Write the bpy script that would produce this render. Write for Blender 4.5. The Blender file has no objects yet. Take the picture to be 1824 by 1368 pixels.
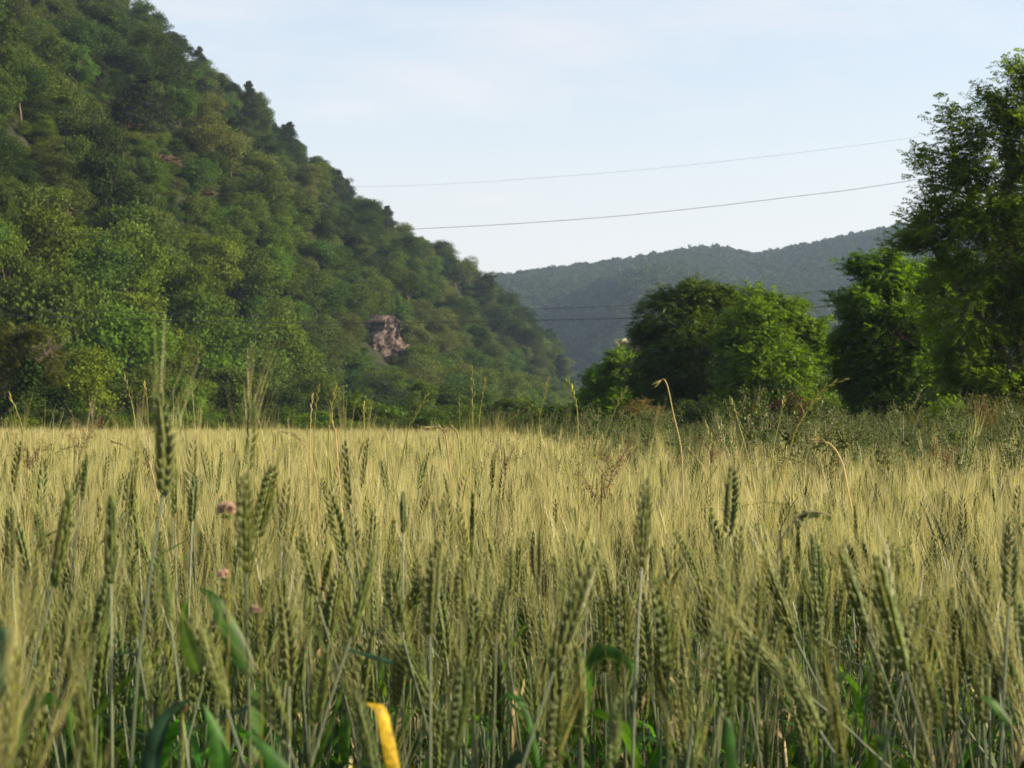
import bpy, math, random
import numpy as np
from mathutils import Vector, Matrix

# ------------------------------------------------------------------ camera, world, sun, exposure
scene = bpy.context.scene
COL = scene.collection
W0, H0, F = 1824.0, 1368.0, 3404.0
HOR = 762.0
CAMZ = 1.10
TH = math.atan((HOR - H0 / 2) / F)
cam_d = bpy.data.cameras.new('camera')
cam = bpy.data.objects.new('camera', cam_d)
COL.objects.link(cam)
cam.location = (0, 0, CAMZ)
cam.rotation_euler = (math.pi / 2 + TH, 0, 0)
cam_d.sensor_width = 36
cam_d.lens = 36 * F / W0
cam_d.clip_start = 0.05
cam_d.clip_end = 20000
cam_d.dof.use_dof = True
cam_d.dof.focus_distance = 6.0
cam_d.dof.aperture_fstop = 15
scene.camera = cam

SUN_AZ, SUN_EL = math.radians(95), math.radians(20)      # azimuth from the view direction towards the right
SUNV = Vector((math.sin(SUN_AZ) * math.cos(SUN_EL), math.cos(SUN_AZ) * math.cos(SUN_EL), math.sin(SUN_EL)))
sl = bpy.data.lights.new('sun', 'SUN')
sl.energy = 5.0
sl.angle = math.radians(0.6)
sl.color = (1.0, 0.85, 0.58)
so = bpy.data.objects.new('sun', sl)
COL.objects.link(so)
so.rotation_euler = SUNV.to_track_quat('Z', 'Y').to_euler()

world = bpy.data.worlds.new('World')
scene.world = world
world.use_nodes = True
wt = world.node_tree
wt.nodes.clear()
def wn(t, **k):
    n = wt.nodes.new(t)
    for a, b in k.items():
        setattr(n, a, b)
    return n
sky = wn('ShaderNodeTexSky', sky_type='NISHITA', sun_disc=False, sun_elevation=SUN_EL, sun_rotation=SUN_AZ,
         altitude=100, air_density=1.0, dust_density=2.6, ozone_density=1.0)
tc = wn('ShaderNodeTexCoord')
mp = wn('ShaderNodeMapping')
mp.inputs['Scale'].default_value = (2.4, 2.4, 9.0)
mp.inputs['Rotation'].default_value = (0.0, 0.28, 0.0)
mp.inputs['Location'].default_value = (0.35, 0.0, 0.9)
ns = wn('ShaderNodeTexNoise')
ns.inputs['Scale'].default_value = 1.6
ns.inputs['Detail'].default_value = 6
ns.inputs['Roughness'].default_value = 0.55
cr = wn('ShaderNodeMapRange')
cr.inputs['From Min'].default_value = 0.47
cr.inputs['From Max'].default_value = 0.75
cr.inputs['To Min'].default_value = 0.24
cr.inputs['To Max'].default_value = 0.72
mx = wn('ShaderNodeMix', data_type='RGBA')
mx.inputs['B'].default_value = (3.95, 3.62, 3.48, 1)
bg = wn('ShaderNodeBackground')
bg.inputs['Strength'].default_value = 0.106
wo = wn('ShaderNodeOutputWorld')
L = wt.links.new
L(tc.outputs['Generated'], mp.inputs['Vector']); L(mp.outputs[0], ns.inputs['Vector']); L(ns.outputs['Fac'], cr.inputs['Value'])
sx = wn('ShaderNodeSeparateXYZ'); hz_ = wn('ShaderNodeMapRange')
hz_.inputs['From Min'].default_value = 0.0; hz_.inputs['From Max'].default_value = 0.20
hz_.inputs['To Min'].default_value = 0.72; hz_.inputs['To Max'].default_value = 0.0
ad = wn('ShaderNodeMath', operation='ADD', use_clamp=True)
L(tc.outputs['Generated'], sx.inputs[0]); L(sx.outputs['Z'], hz_.inputs['Value']); L(cr.outputs[0], ad.inputs[0]); L(hz_.outputs[0], ad.inputs[1])
L(ad.outputs[0], mx.inputs['Factor']); L(sky.outputs[0], mx.inputs['A']); L(mx.outputs['Result'], bg.inputs['Color']); L(bg.outputs[0], wo.inputs[0])

scene.view_settings.view_transform = 'Standard'
scene.view_settings.look = 'None'
scene.view_settings.gamma = 1
scene.view_settings.exposure = 1.34
scene.view_settings.use_curve_mapping = False
cy = scene.cycles
cy.max_bounces = 6
cy.diffuse_bounces = 3
cy.glossy_bounces = 2
cy.transmission_bounces = 4
cy.volume_bounces = 0
cy.use_denoising = True

# ------------------------------------------------------------------ helpers
def P(px, py, Y):
    """world point seen at photo pixel (px, py) at depth Y"""
    a, b = (px - W0 / 2) / F, (H0 / 2 - py) / F
    d = np.array([a, math.cos(TH) - b * math.sin(TH), math.sin(TH) + b * math.cos(TH)])
    d = d * (Y / d[1])
    return np.array([d[0], d[1], d[2] + CAMZ])

def proj(p):
    x, y, z = p[0], p[1], p[2] - CAMZ
    dep = y * math.cos(TH) + z * math.sin(TH)
    up = -y * math.sin(TH) + z * math.cos(TH)
    return W0 / 2 + F * x / dep, H0 / 2 - F * up / dep

def nrm(a):
    a = np.asarray(a, float)
    return a / np.maximum(np.linalg.norm(a, axis=-1, keepdims=True), 1e-9)

def rdirs(rng, n):
    return nrm(rng.normal(size=(n, 3)))

class MB:
    def __init__(s):
        s.v, s.q, s.t, s.m, s.n = [], [], [], [], 0
    def add(s, V, Q, tint=0.5, mi=0):
        V = np.asarray(V, float).reshape(-1, 3); Q = np.asarray(Q, int)
        if len(V) == 0: return s
        s.v.append(V); s.q.append(Q + s.n); s.n += len(V)
        s.t.append(np.broadcast_to(np.asarray(tint, float), (len(Q),))); s.m.append(np.full(len(Q), mi))
        return s
    def quads(s, A, tint=0.5, mi=0):
        n = len(A)
        return s.add(A.reshape(-1, 3), np.arange(4 * n).reshape(n, 4), tint, mi)
    def merge(s, o, off=(0, 0, 0), R=None, sc=1.0, mi=0):
        for V, Q, t, m in zip(o.v, o.q, o.t, o.m):
            pass
        V = np.concatenate(o.v) * sc
        if R is not None: V = V @ np.asarray(R).T
        Q = np.concatenate(o.q)
        return s.add(V + np.asarray(off), Q, np.concatenate(o.t), mi)
    def mesh(s, name, mats, smooth=False):
        V = np.concatenate(s.v); Q = np.concatenate(s.q)
        me = bpy.data.meshes.new(name)
        me.vertices.add(len(V)); me.vertices.foreach_set('co', V.ravel())
        me.loops.add(Q.size); me.loops.foreach_set('vertex_index', Q.ravel().astype(np.int32))
        me.polygons.add(len(Q)); me.polygons.foreach_set('loop_start', (np.arange(len(Q)) * 4).astype(np.int32))
        me.polygons.foreach_set('material_index', np.concatenate(s.m).astype(np.int32))
        if smooth: me.polygons.foreach_set('use_smooth', np.ones(len(Q), bool))
        at = me.attributes.new('tint', 'FLOAT', 'FACE'); at.data.foreach_set('value', np.concatenate(s.t).astype(np.float32))
        for m in (mats if isinstance(mats, (list, tuple)) else [mats]): me.materials.append(m)
        me.update(calc_edges=True)
        return me

def obj(name, data, parent=None, loc=None, mat=None):
    o = bpy.data.objects.new(name, data)
    COL.objects.link(o)
    if parent is not None: o.parent = parent
    if loc is not None: o.location = loc
    if mat is not None: o.matrix_local = mat
    return o

def tag(o, label=None, cat=None, group=None, kind=None):
    if label: o['label'] = label
    if cat: o['category'] = cat
    if group: o['group'] = group
    if kind: o['kind'] = kind
    return o

def empty(name, loc, label, cat, group=None):
    o = obj(name, None, None, loc)
    o.empty_display_size = 0.1
    return tag(o, label, cat, group)

def tube(path, r, sides=5, mb=None, tint=0.5, mi=0):
    path = np.asarray(path, float); n = len(path)
    r = np.broadcast_to(np.asarray(r, float), (n,))
    T = nrm(np.gradient(path, axis=0))
    ref = np.array([0.31, 0.87, 0.12]) if abs(T[0][2]) > .6 else np.array([0.1, 0.2, 1.0])
    A = nrm(np.cross(T, ref)); B = np.cross(T, A)
    ang = np.arange(sides) * 2 * math.pi / sides
    V = path[:, None] + r[:, None, None] * (A[:, None] * np.cos(ang)[None, :, None] + B[:, None] * np.sin(ang)[None, :, None])
    i = np.arange(n - 1)[:, None] * sides; j = np.arange(sides)[None]; k = (j + 1) % sides
    Q = np.stack([i + j, i + k, i + sides + k, i + sides + j], -1).reshape(-1, 4)
    mb = mb or MB()
    return mb.add(V.reshape(-1, 3), Q, tint, mi)

def curve(pts, n=12):
    """smooth polyline through control points"""
    pts = np.asarray(pts, float); m = len(pts)
    if m == 2: return pts[0] + (pts[1] - pts[0]) * np.linspace(0, 1, n)[:, None]
    out = []
    for t in np.linspace(0, m - 1 - 1e-6, n):
        i = int(t); f = t - i
        p0, p1, p2, p3 = pts[max(i - 1, 0)], pts[i], pts[i + 1], pts[min(i + 2, m - 1)]
        out.append(0.5 * ((2 * p1) + (-p0 + p2) * f + (2 * p0 - 5 * p1 + 4 * p2 - p3) * f * f + (-p0 + 3 * p1 - 3 * p2 + p3) * f ** 3))
    return np.array(out)

def blade(path, width, side=None, fold=0.25, mb=None, tint=0.5, mi=0, twist=0.0, taper=0.65):
    path = np.asarray(path, float); n = len(path)
    T = nrm(np.gradient(path, axis=0))
    if side is None: side = np.cross(T.mean(0), [0.2, -1, 0.3])
    S = nrm(np.cross(T, np.cross(np.broadcast_to(side, T.shape), T)))
    N = np.cross(T, S)
    t = np.linspace(0, 1, n)
    a = twist * t
    S, N = S * np.cos(a)[:, None] + N * np.sin(a)[:, None], N * np.cos(a)[:, None] - S * np.sin(a)[:, None]
    w = width * 0.5 * np.clip(np.minimum(0.55 + t * 2, 1) * (1 - np.clip((t - taper) / (1 - taper), 0, 1) ** 1.35), 0.03, 1)
    l = path + S * w[:, None] + N * (w * fold)[:, None]; r = path - S * w[:, None] + N * (w * fold)[:, None]
    V = np.stack([l, path, r], 1).reshape(-1, 3)
    Q = []
    tint = np.clip(np.repeat(tint + np.random.default_rng(int(abs(path[0].sum()) * 1e5) % 9999).normal(size=n - 1) * .13 + np.linspace(-.1, .2, n - 1), 2), 0, 1)
    for i in range(n - 1):
        Q += [[3 * i, 3 * i + 1, 3 * i + 4, 3 * i + 3], [3 * i + 1, 3 * i + 2, 3 * i + 5, 3 * i + 4]]
    mb = mb or MB()
    return mb.add(V, Q, tint, mi)

def rhombs(C, D, N, Ln, Wd):
    """leaf quads: base C, direction D, normal N"""
    S = nrm(np.cross(D, N)); Ln = np.reshape(Ln, (-1, 1)); Wd = np.reshape(Wd, (-1, 1))
    m = C + D * Ln * 0.45
    return np.stack([C, m + S * Wd * 0.5 + N * Wd * .15, C + D * Ln, m - S * Wd * 0.5 + N * Wd * .15], 1)

def frame_z(d, roll=0.0):
    d = Vector(d).normalized()
    q = d.to_track_quat('Z', 'Y')
    return (q.to_matrix() @ Matrix.Rotation(roll, 3, 'Z'))

# ------------------------------------------------------------------ materials
MATS = {}
def leafmat(name, col, tr=0.35, tcol=None, rough=0.55, spec=0.25, var=0.35, hue=0.03, rand=0.25, mottle=None):
    m = bpy.data.materials.new(name); m.use_nodes = True
    nt = m.node_tree; nt.nodes.clear()
    N = nt.nodes.new; K = nt.links.new
    at = N('ShaderNodeAttribute'); at.attribute_name = 'tint'
    oi = N('ShaderNodeObjectInfo')
    v1 = N('ShaderNodeMath'); v1.operation = 'MULTIPLY_ADD'; v1.inputs[1].default_value = 2 * var; v1.inputs[2].default_value = 1 - var
    K(at.outputs['Fac'], v1.inputs[0])
    v2 = N('ShaderNodeMath'); v2.operation = 'MULTIPLY_ADD'; v2.inputs[1].default_value = 2 * rand; v2.inputs[2].default_value = 1 - rand
    K(oi.outputs['Random'], v2.inputs[0])
    if mottle:
        mt_, mn, mr = N('ShaderNodeTexCoord'), N('ShaderNodeTexNoise'), N('ShaderNodeMapRange')
        mn.inputs['Scale'].default_value = mottle; mn.inputs['Detail'].default_value = 5
        mr.inputs['From Min'].default_value = .35; mr.inputs['From Max'].default_value = .62; mr.inputs['To Min'].default_value = .5; mr.inputs['To Max'].default_value = 1.1
        K(mt_.outputs['Object'], mn.inputs['Vector']); K(mn.outputs['Fac'], mr.inputs['Value'])
    v3 = N('ShaderNodeMath'); v3.operation = 'MULTIPLY'; K(v1.outputs[0], v3.inputs[0]); K(v2.outputs[0], v3.inputs[1])
    if mottle:
        v4 = N('ShaderNodeMath'); v4.operation = 'MULTIPLY'; K(v3.outputs[0], v4.inputs[0]); K(mr.outputs[0], v4.inputs[1]); v3 = v4
    h = N('ShaderNodeMath'); h.operation = 'MULTIPLY_ADD'; h.inputs[1].default_value = -2 * hue; h.inputs[2].default_value = 0.5 + hue
    h2 = N('ShaderNodeMath'); h2.operation = 'FRACT'; h3 = N('ShaderNodeMath'); h3.operation = 'MULTIPLY'; h3.inputs[1].default_value = 7.31
    K(oi.outputs['Random'], h3.inputs[0]); K(h3.outputs[0], h2.inputs[0]); K(h2.outputs[0], h.inputs[0])
    def hsv(c):
        n = N('ShaderNodeHueSaturation'); n.inputs['Color'].default_value = (*c, 1)
        K(h.outputs[0], n.inputs['Hue']); K(v3.outputs[0], n.inputs['Value'])
        return n
    a = hsv(col)
    pb = N('ShaderNodeBsdfPrincipled'); pb.inputs['Roughness'].default_value = rough; pb.inputs['Specular IOR Level'].default_value = spec
    K(a.outputs[0], pb.inputs['Base Color'])
    out = N('ShaderNodeOutputMaterial')
    if tr > 0:
        b = hsv(tcol or (col[0] * 1.5, col[1] * 1.35, col[2] * 0.6))
        tb = N('ShaderNodeBsdfTranslucent'); K(b.outputs[0], tb.inputs['Color'])
        ms = N('ShaderNodeMixShader'); ms.inputs[0].default_value = tr
        K(pb.outputs[0], ms.inputs[1]); K(tb.outputs[0], ms.inputs[2]); K(ms.outputs[0], out.inputs[0])
    else:
        K(pb.outputs[0], out.inputs[0])
    MATS[name] = m
    return m

def noisemat(name, c1, c2, scale, rough=0.9, bump=0.5, c3=None, stretch=(1, 1, 1), dist=0.1):
    m = bpy.data.materials.new(name); m.use_nodes = True
    nt = m.node_tree; N = nt.nodes.new; K = nt.links.new
    pb = nt.nodes['Principled BSDF']; pb.inputs['Roughness'].default_value = rough; pb.inputs['Specular IOR Level'].default_value = 0.15
    t = N('ShaderNodeTexCoord'); mp = N('ShaderNodeMapping'); mp.inputs['Scale'].default_value = stretch
    n = N('ShaderNodeTexNoise'); n.inputs['Scale'].default_value = scale; n.inputs['Detail'].default_value = 8; n.inputs['Roughness'].default_value = .65
    r = N('ShaderNodeValToRGB'); e = r.color_ramp.elements
    e[0].position = 0.35; e[0].color = (*c1, 1); e[1].position = 0.65; e[1].color = (*c2, 1)
    if c3: x = r.color_ramp.elements.new(0.5); x.color = (*c3, 1)
    b = N('ShaderNodeBump'); b.inputs['Strength'].default_value = bump; b.inputs['Distance'].default_value = dist
    K(t.outputs['Object'], mp.inputs[0]); K(mp.outputs[0], n.inputs['Vector']); K(n.outputs['Fac'], r.inputs[0])
    K(r.outputs[0], pb.inputs['Base Color']); K(n.outputs['Fac'], b.inputs['Height']); K(b.outputs[0], pb.inputs['Normal'])
    MATS[name] = m
    return m

leafmat('ear_green', (0.076, 0.100, 0.020), tr=0.12, tcol=(0.26, 0.25, 0.04), rough=0.55, spec=0.3, var=0.45, hue=0.02, rand=0.22)
leafmat('awn', (0.335, 0.308, 0.118), tr=0.45, tcol=(0.49, 0.44, 0.16), rough=0.4, spec=0.5, var=0.2, hue=0.012, rand=0.15)
leafmat('awn_green', (0.26, 0.265, 0.10), tr=0.45, tcol=(0.40, 0.38, 0.11), rough=0.4, spec=0.5, var=0.25, hue=0.012, rand=0.15)
leafmat('wheat_stem', (0.095, 0.12, 0.062), tr=0.1, rough=0.4, spec=0.5, var=0.3, hue=0.02, rand=0.25)
leafmat('wheat_leaf', (0.036, 0.095, 0.010), tr=0.45, tcol=(0.10, 0.22, 0.015), rough=0.5, spec=0.2, var=0.35, hue=0.03, rand=0.3, mottle=70)
leafmat('wheat_leaf_blue', (0.025, 0.06, 0.03), tr=0.2, rough=0.75, spec=0.08, var=0.2, mottle=50)
leafmat('yellow_leaf', (0.55, 0.36, 0.02), tr=0.45, tcol=(0.9, 0.6, 0.03), rough=0.5, spec=0.2, var=0.2, hue=0.0, rand=0.0, mottle=160)
leafmat('straw', (0.42, 0.33, 0.15), tr=0.35, tcol=(0.6, 0.5, 0.25), rough=0.5, spec=0.4, var=0.25, hue=0.01)
leafmat('grass_spike', (0.21, 0.20, 0.045), tr=0.35, tcol=(0.5, 0.45, 0.08), rough=0.45, spec=0.4, var=0.35, hue=0.02)
leafmat('dry_seed', (0.15, 0.10, 0.05), tr=0.25, rough=0.7, spec=0.2, var=0.35)
leafmat('pink_floret', (0.50, 0.36, 0.28), tr=0.3, tcol=(0.6, 0.35, 0.25), rough=0.7, spec=0.2, var=0.35, hue=0.01)
leafmat('weed_leaf', (0.060, 0.086, 0.026), tr=0.3, rough=0.6, spec=0.2, var=0.4, hue=0.02)
leafmat('weed_stem', (0.14, 0.13, 0.07), tr=0.0, rough=0.7, var=0.3)
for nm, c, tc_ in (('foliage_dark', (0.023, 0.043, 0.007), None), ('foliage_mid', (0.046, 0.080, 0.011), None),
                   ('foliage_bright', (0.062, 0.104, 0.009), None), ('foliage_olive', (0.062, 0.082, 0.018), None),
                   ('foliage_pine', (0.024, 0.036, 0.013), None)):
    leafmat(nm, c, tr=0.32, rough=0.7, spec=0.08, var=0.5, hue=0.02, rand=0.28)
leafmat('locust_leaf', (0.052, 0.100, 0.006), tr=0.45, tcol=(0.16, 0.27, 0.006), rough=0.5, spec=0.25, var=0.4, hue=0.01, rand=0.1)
leafmat('locust_shaded', (0.040, 0.074, 0.007), tr=0.36, tcol=(0.10, 0.17, 0.006), rough=0.5, spec=0.25, var=0.4, hue=0.01, rand=0.1)  # darker copy of the locust leaf, crown shade put into its colour
leafmat('far_foliage', (0.030, 0.048, 0.016), tr=0.25, rough=0.7, spec=0.1, var=0.4, hue=0.02, rand=0.35)
leafmat('red_shrub', (0.09, 0.04, 0.025), tr=0.25, rough=0.7, spec=0.1, var=0.4)
leafmat('blossom', (0.24, 0.25, 0.17), tr=0.3, rough=0.7, spec=0.1, var=0.3)
leafmat('dry_bush', (0.10, 0.085, 0.025), tr=0.3, rough=0.7, spec=0.1, var=0.4)
leafmat('field_grass', (0.07, 0.075, 0.025), tr=0.3, rough=0.7, spec=0.1, var=0.4, hue=0.03, rand=0.3)
leafmat('metal_wire', (0.03, 0.03, 0.035), tr=0.0, rough=0.5, var=0.0, hue=0, rand=0)
noisemat('bark', (0.06, 0.045, 0.03), (0.14, 0.11, 0.08), 5, bump=0.8, stretch=(1, 1, .25), dist=.03)
noisemat('pine_bark', (0.10, 0.05, 0.03), (0.22, 0.12, 0.07), 4, bump=0.8, dist=.03)
noisemat('soil', (0.035, 0.03, 0.015), (0.10, 0.085, 0.04), 0.8, c3=(0.05, 0.06, 0.02), bump=0.6)
noisemat('hill_ground', (0.010, 0.012, 0.004), (0.032, 0.026, 0.014), 0.5, c3=(0.015, 0.02, 0.006), bump=0.8, dist=.6)
noisemat('rock', (0.035, 0.027, 0.024), (0.19, 0.14, 0.13), 0.9, c3=(0.095, 0.072, 0.066), bump=1.0, stretch=(1, 1, .35), dist=.5)
noisemat('bare_earth', (0.045, 0.028, 0.018), (0.12, 0.075, 0.055), 0.7, bump=1.0, dist=.3)

# ------------------------------------------------------------------ terrain
def interp(x, tab):
    return np.interp(x, [a for a, b in tab], [b for a, b in tab])
SIL = [(-900, -520), (-400, -360), (0, -170), (240, 0), (290, 30), (330, 80), (380, 122), (455, 168), (510, 228), (565, 272), (620, 335),
       (700, 388), (735, 425), (820, 470), (865, 495), (930, 550), (985, 605), (1012, 650), (1022, 700), (1040, 762)]
YC = [(-900, 250), (-400, 300), (0, 340), (240, 380), (500, 440), (720, 500), (860, 560), (1000, 600), (1040, 600)]
YB = [(-900, 75), (-400, 100), (0, 138), (240, 162), (500, 210), (720, 270), (860, 325), (1000, 420), (1040, 500)]
def bumps(X, Y, s=1.0):
    return (np.sin(X / 17.3 + Y / 41 * s) * np.sin(Y / 29.7 - X / 37) + 0.6 * np.sin(X / 7.9 + 1.3 + Y / 13.1) * np.sin(Y / 17.7 + .4))
def hill_h(X, Y):
    X = np.asarray(X, float); Y = np.maximum(np.asarray(Y, float), 1)
    px = W0 / 2 + F * X / Y
    yb, yc = interp(px, YB), interp(px, YC)
    zc = np.maximum((HOR - interp(px, SIL)) / F * yc + CAMZ - 5.0, 0) * np.where(px > 1040, 0, 1)
    t = (Y - yb) / (yc - yb)
    up = np.clip(t, 0, 1) ** 0.93
    z = zc * np.where(t > 1, 1 - 0.5 * np.clip(t - 1, 0, 1) ** 1.3, up)
    z = z + bumps(X, Y) * 4.2 * np.clip(t * 3, 0, 1) * np.clip((1.0 - t) * 3 + .2, 0, 1) * np.clip(zc / 20, 0, 1)
    return np.where(t > 0, z, 0), t

def gridmesh(name, PXs, Ts, fn, mat):
    V = np.array([[fn(px, t) for t in Ts] for px in PXs])
    a, b = len(PXs), len(Ts)
    i = np.arange(a - 1)[:, None] * b; j = np.arange(b - 1)[None]
    Q = np.stack([i + j, i + b + j, i + b + j + 1, i + j + 1], -1).reshape(-1, 4)
    return obj(name, MB().add(V.reshape(-1, 3), Q).mesh(name, mat, True))
def hpt(px, t):
    yb, yc = interp(px, YB), interp(px, YC)
    Y = yb + (yc - yb) * t; X = (px - W0 / 2) / F * Y
    z = float(hill_h(X, Y)[0]) if t > 0 else -0.6
    if px > 1035: z = -0.6
    return (X, Y, z)
def solve_t(px, py):
    lo, hi = 0.0, 1.0
    for _ in range(40):
        m = (lo + hi) / 2; p = hpt(px, max(m, .001))
        if proj(p)[1] > py: lo = m
        else: hi = m
    return max(lo, .002)
hillside = gridmesh('hillside', list(range(-900, 1041, 20)), list(np.linspace(0, 2, 61)), hpt, MATS['hill_ground'])
tag(hillside, kind='structure')

FSIL = [(-200, 600), (300, 560), (700, 520), (870, 491), (1000, 471), (1080, 463), (1150, 452), (1210, 439), (1290, 436), (1345, 448),
        (1440, 431), (1500, 416), (1610, 396), (1700, 384), (1850, 360), (2200, 340), (2800, 380), (3400, 420)]
def fpt(px, t):
    yb, yc = 800.0, 1650.0 + 60 * math.sin(px / 170)
    Y = yb + (yc - yb) * t; X = (px - W0 / 2) / F * Y
    zc = (HOR - interp(px, FSIL)) / F * yc - 5
    spur = math.sin(px / 95.0 + t * 3.0) * 10 + math.sin(px / 41.0 - t * 4.2 + 1) * 6 + math.sin(px / 230 + 5 * t) * 9
    z = zc * (t ** 0.9 if t < 1 else 1 - .6 * (t - 1)) + spur * math.sin(math.pi * min(t, 1)) ** 1.2 * (1 - min(t, 1)) * 1.5
    return (X, Y, z if t > 0 else -1)
far_hill = gridmesh('far_hill', list(range(-200, 3401, 25)), list(np.linspace(0, 1.5, 61)), fpt, MATS['hill_ground'])
tag(far_hill, kind='structure')

g = MB().add([(-2600, -400, 0), (2600, -400, 0), (2600, 2700, 0), (-2600, 2700, 0)], [[0, 1, 2, 3]])
tag(obj('ground', g.mesh('ground', MATS['soil'])), kind='structure')

hz = MB()
x0, x1, y0, y1, z0, z1 = -2700, 2700, -500, 2800, -2.0, 262
hz.add([(x0, y0, z0), (x1, y0, z0), (x1, y1, z0), (x0, y1, z0), (x0, y0, z1), (x1, y0, z1), (x1, y1, z1), (x0, y1, z1)],
       [[3, 2, 1, 0], [4, 5, 6, 7], [0, 1, 5, 4], [1, 2, 6, 5], [2, 3, 7, 6], [3, 0, 4, 7]])
hm = bpy.data.materials.new('haze_air'); hm.use_nodes = True
hn = hm.node_tree; hn.nodes.clear()
pv = hn.nodes.new('ShaderNodeVolumePrincipled'); pv.inputs['Color'].default_value = (0.50, 0.68, 1.0, 1)
pv.inputs['Density'].default_value = 0.00013; pv.inputs['Anisotropy'].default_value = 0.2
hn.links.new(pv.outputs[0], hn.nodes.new('ShaderNodeOutputMaterial').inputs['Volume'])
haze = tag(obj('haze', hz.mesh('haze', hm)), kind='stuff')

# ------------------------------------------------------------------ scatter (stuff only)
def scatter(name, protos, pts, rot, scl, idx, label=None):
    pc = bpy.data.collections.new(name + '_sources')
    for i, (me) in enumerate(protos):
        o = bpy.data.objects.new('%s_source.%03d' % (name, i), me); pc.objects.link(o)
    me = bpy.data.meshes.new(name)
    n = len(pts)
    me.vertices.add(n); me.vertices.foreach_set('co', np.asarray(pts, float).ravel())
    for an, ty, da in (('rot', 'FLOAT_VECTOR', rot), ('scl', 'FLOAT_VECTOR', scl)):
        a = me.attributes.new(an, ty, 'POINT'); a.data.foreach_set('vector', np.asarray(da, np.float32).ravel())
    a = me.attributes.new('vi', 'INT', 'POINT'); a.data.foreach_set('value', np.asarray(idx, np.int32))
    o = obj(name, me)
    ng = bpy.data.node_groups.new(name, 'GeometryNodeTree')
    ng.interface.new_socket('Geometry', in_out='INPUT', socket_type='NodeSocketGeometry')
    ng.interface.new_socket('Geometry', in_out='OUTPUT', socket_type='NodeSocketGeometry')
    N = ng.nodes.new; K = ng.links.new
    gi, go, ip, ci = N('NodeGroupInput'), N('NodeGroupOutput'), N('GeometryNodeInstanceOnPoints'), N('GeometryNodeCollectionInfo')
    ci.inputs['Collection'].default_value = pc; ci.inputs['Separate Children'].default_value = True; ci.inputs['Reset Children'].default_value = True
    ip.inputs['Pick Instance'].default_value = True
    def na(nm, ty):
        x = N('GeometryNodeInputNamedAttribute'); x.data_type = ty; x.inputs[0].default_value = nm; return x.outputs[0]
    K(gi.outputs[0], ip.inputs['Points']); K(ci.outputs[0], ip.inputs['Instance']); K(na('vi', 'INT'), ip.inputs['Instance Index'])
    K(na('rot', 'FLOAT_VECTOR'), ip.inputs['Rotation']); K(na('scl', 'FLOAT_VECTOR'), ip.inputs['Scale']); K(ip.outputs[0], go.inputs[0])
    o.modifiers.new('scatter', 'NODES').node_group = ng
    tag(o, kind='stuff', label=label)
    return o

# ------------------------------------------------------------------ tree prototypes
def crown(seed, leaves=3200, size=0.105, lobes=12, squash=0.9):
    rng = np.random.default_rng(seed); mb = MB()
    c = rdirs(rng, lobes) * rng.uniform(0.35, 0.78, (lobes, 1)); c[:, 2] = c[:, 2] * squash + 0.02
    c[0] = (0, 0, .35)
    r = rng.uniform(0.17, 0.42, lobes)
    k = rng.choice(lobes, leaves, p=r ** 2 / (r ** 2).sum())
    d = rdirs(rng, leaves); d[:, 2] = np.where(d[:, 2] < -0.3, -d[:, 2] * .6, d[:, 2]); d = nrm(d)
    # small clumps on the lobes
    cl = rdirs(rng, 40 * lobes).reshape(lobes, 40, 3); j = rng.integers(0, 40, leaves)
    d = nrm(d * 0.45 + cl[k, j] * 0.75)
    p = c[k] + d * (r[k] * rng.uniform(0.5, 1.38, leaves))[:, None] * np.array([1.1, 1.1, .6])
    p[:, 2] += 1.45
    D = nrm(d * 0.5 + rdirs(rng, leaves)); N = nrm(d + np.array([0, 0, .5]) + rdirs(rng, leaves) * 0.8)
    s = size * rng.uniform(0.6, 1.4, leaves)
    tint = np.clip(0.5 + 0.25 * rng.normal(size=leaves) + (rng.uniform(-.25, .25, lobes * 40).reshape(lobes, 40))[k, j], 0, 1)
    mb.quads(rhombs(p, D, N, s, s * 0.75), tint)
    return mb, c + np.array([0, 0, 1.45])

def trunk(seed, tips, r0=0.055, lean=0.1):
    rng = np.random.default_rng(seed)
    top = np.array([lean, rng.uniform(-.1, .1), 1.15])
    mb = tube(curve([(0, 0, -0.35), (lean * .3, 0, .4), top * np.array([.8, 1, .7]), top], 8), np.linspace(r0, r0 * .55, 8), 7)
    for t in tips[:7]:
        mb = tube(curve([top * np.array([.8, 1, .75]), (top + t) / 2 + rng.normal(size=3) * .05, t], 5), np.linspace(r0 * .5, r0 * .1, 5), 4, mb)
    return mb

def pine_crown(seed):
    rng = np.random.default_rng(seed); mb = MB(); tips = []
    lv = 12
    for i in range(lv):
        z = .95 + 1.45 * i / (lv - 1); R = 0.85 * (1 - (i / lv) ** 1.6) + .18
        for b in range(int(rng.integers(3, 5))):
            a = rng.uniform(0, 2 * math.pi); rr = R * rng.uniform(.55, 1)
            c = np.array([math.cos(a) * rr * .6, math.sin(a) * rr * .6, z + rng.uniform(-.06, .06)]); tips.append(c)
            n = 190
            d = rdirs(rng, n) * rng.uniform(0.3, 1, (n, 1)) * np.array([rr * .6, rr * .6, .10])
            p = c + d; p[:, 2] += .1 * (np.hypot(d[:, 0], d[:, 1]))
            D = nrm(rdirs(rng, n) + np.array([0, 0, .5])); s = 0.09 * rng.uniform(.6, 1.3, n)
            mb.quads(rhombs(p, D, rdirs(rng, n), s, s * .5), np.clip(.5 + .3 * rng.normal(size=n), 0, 1))
    return mb, tips

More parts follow.
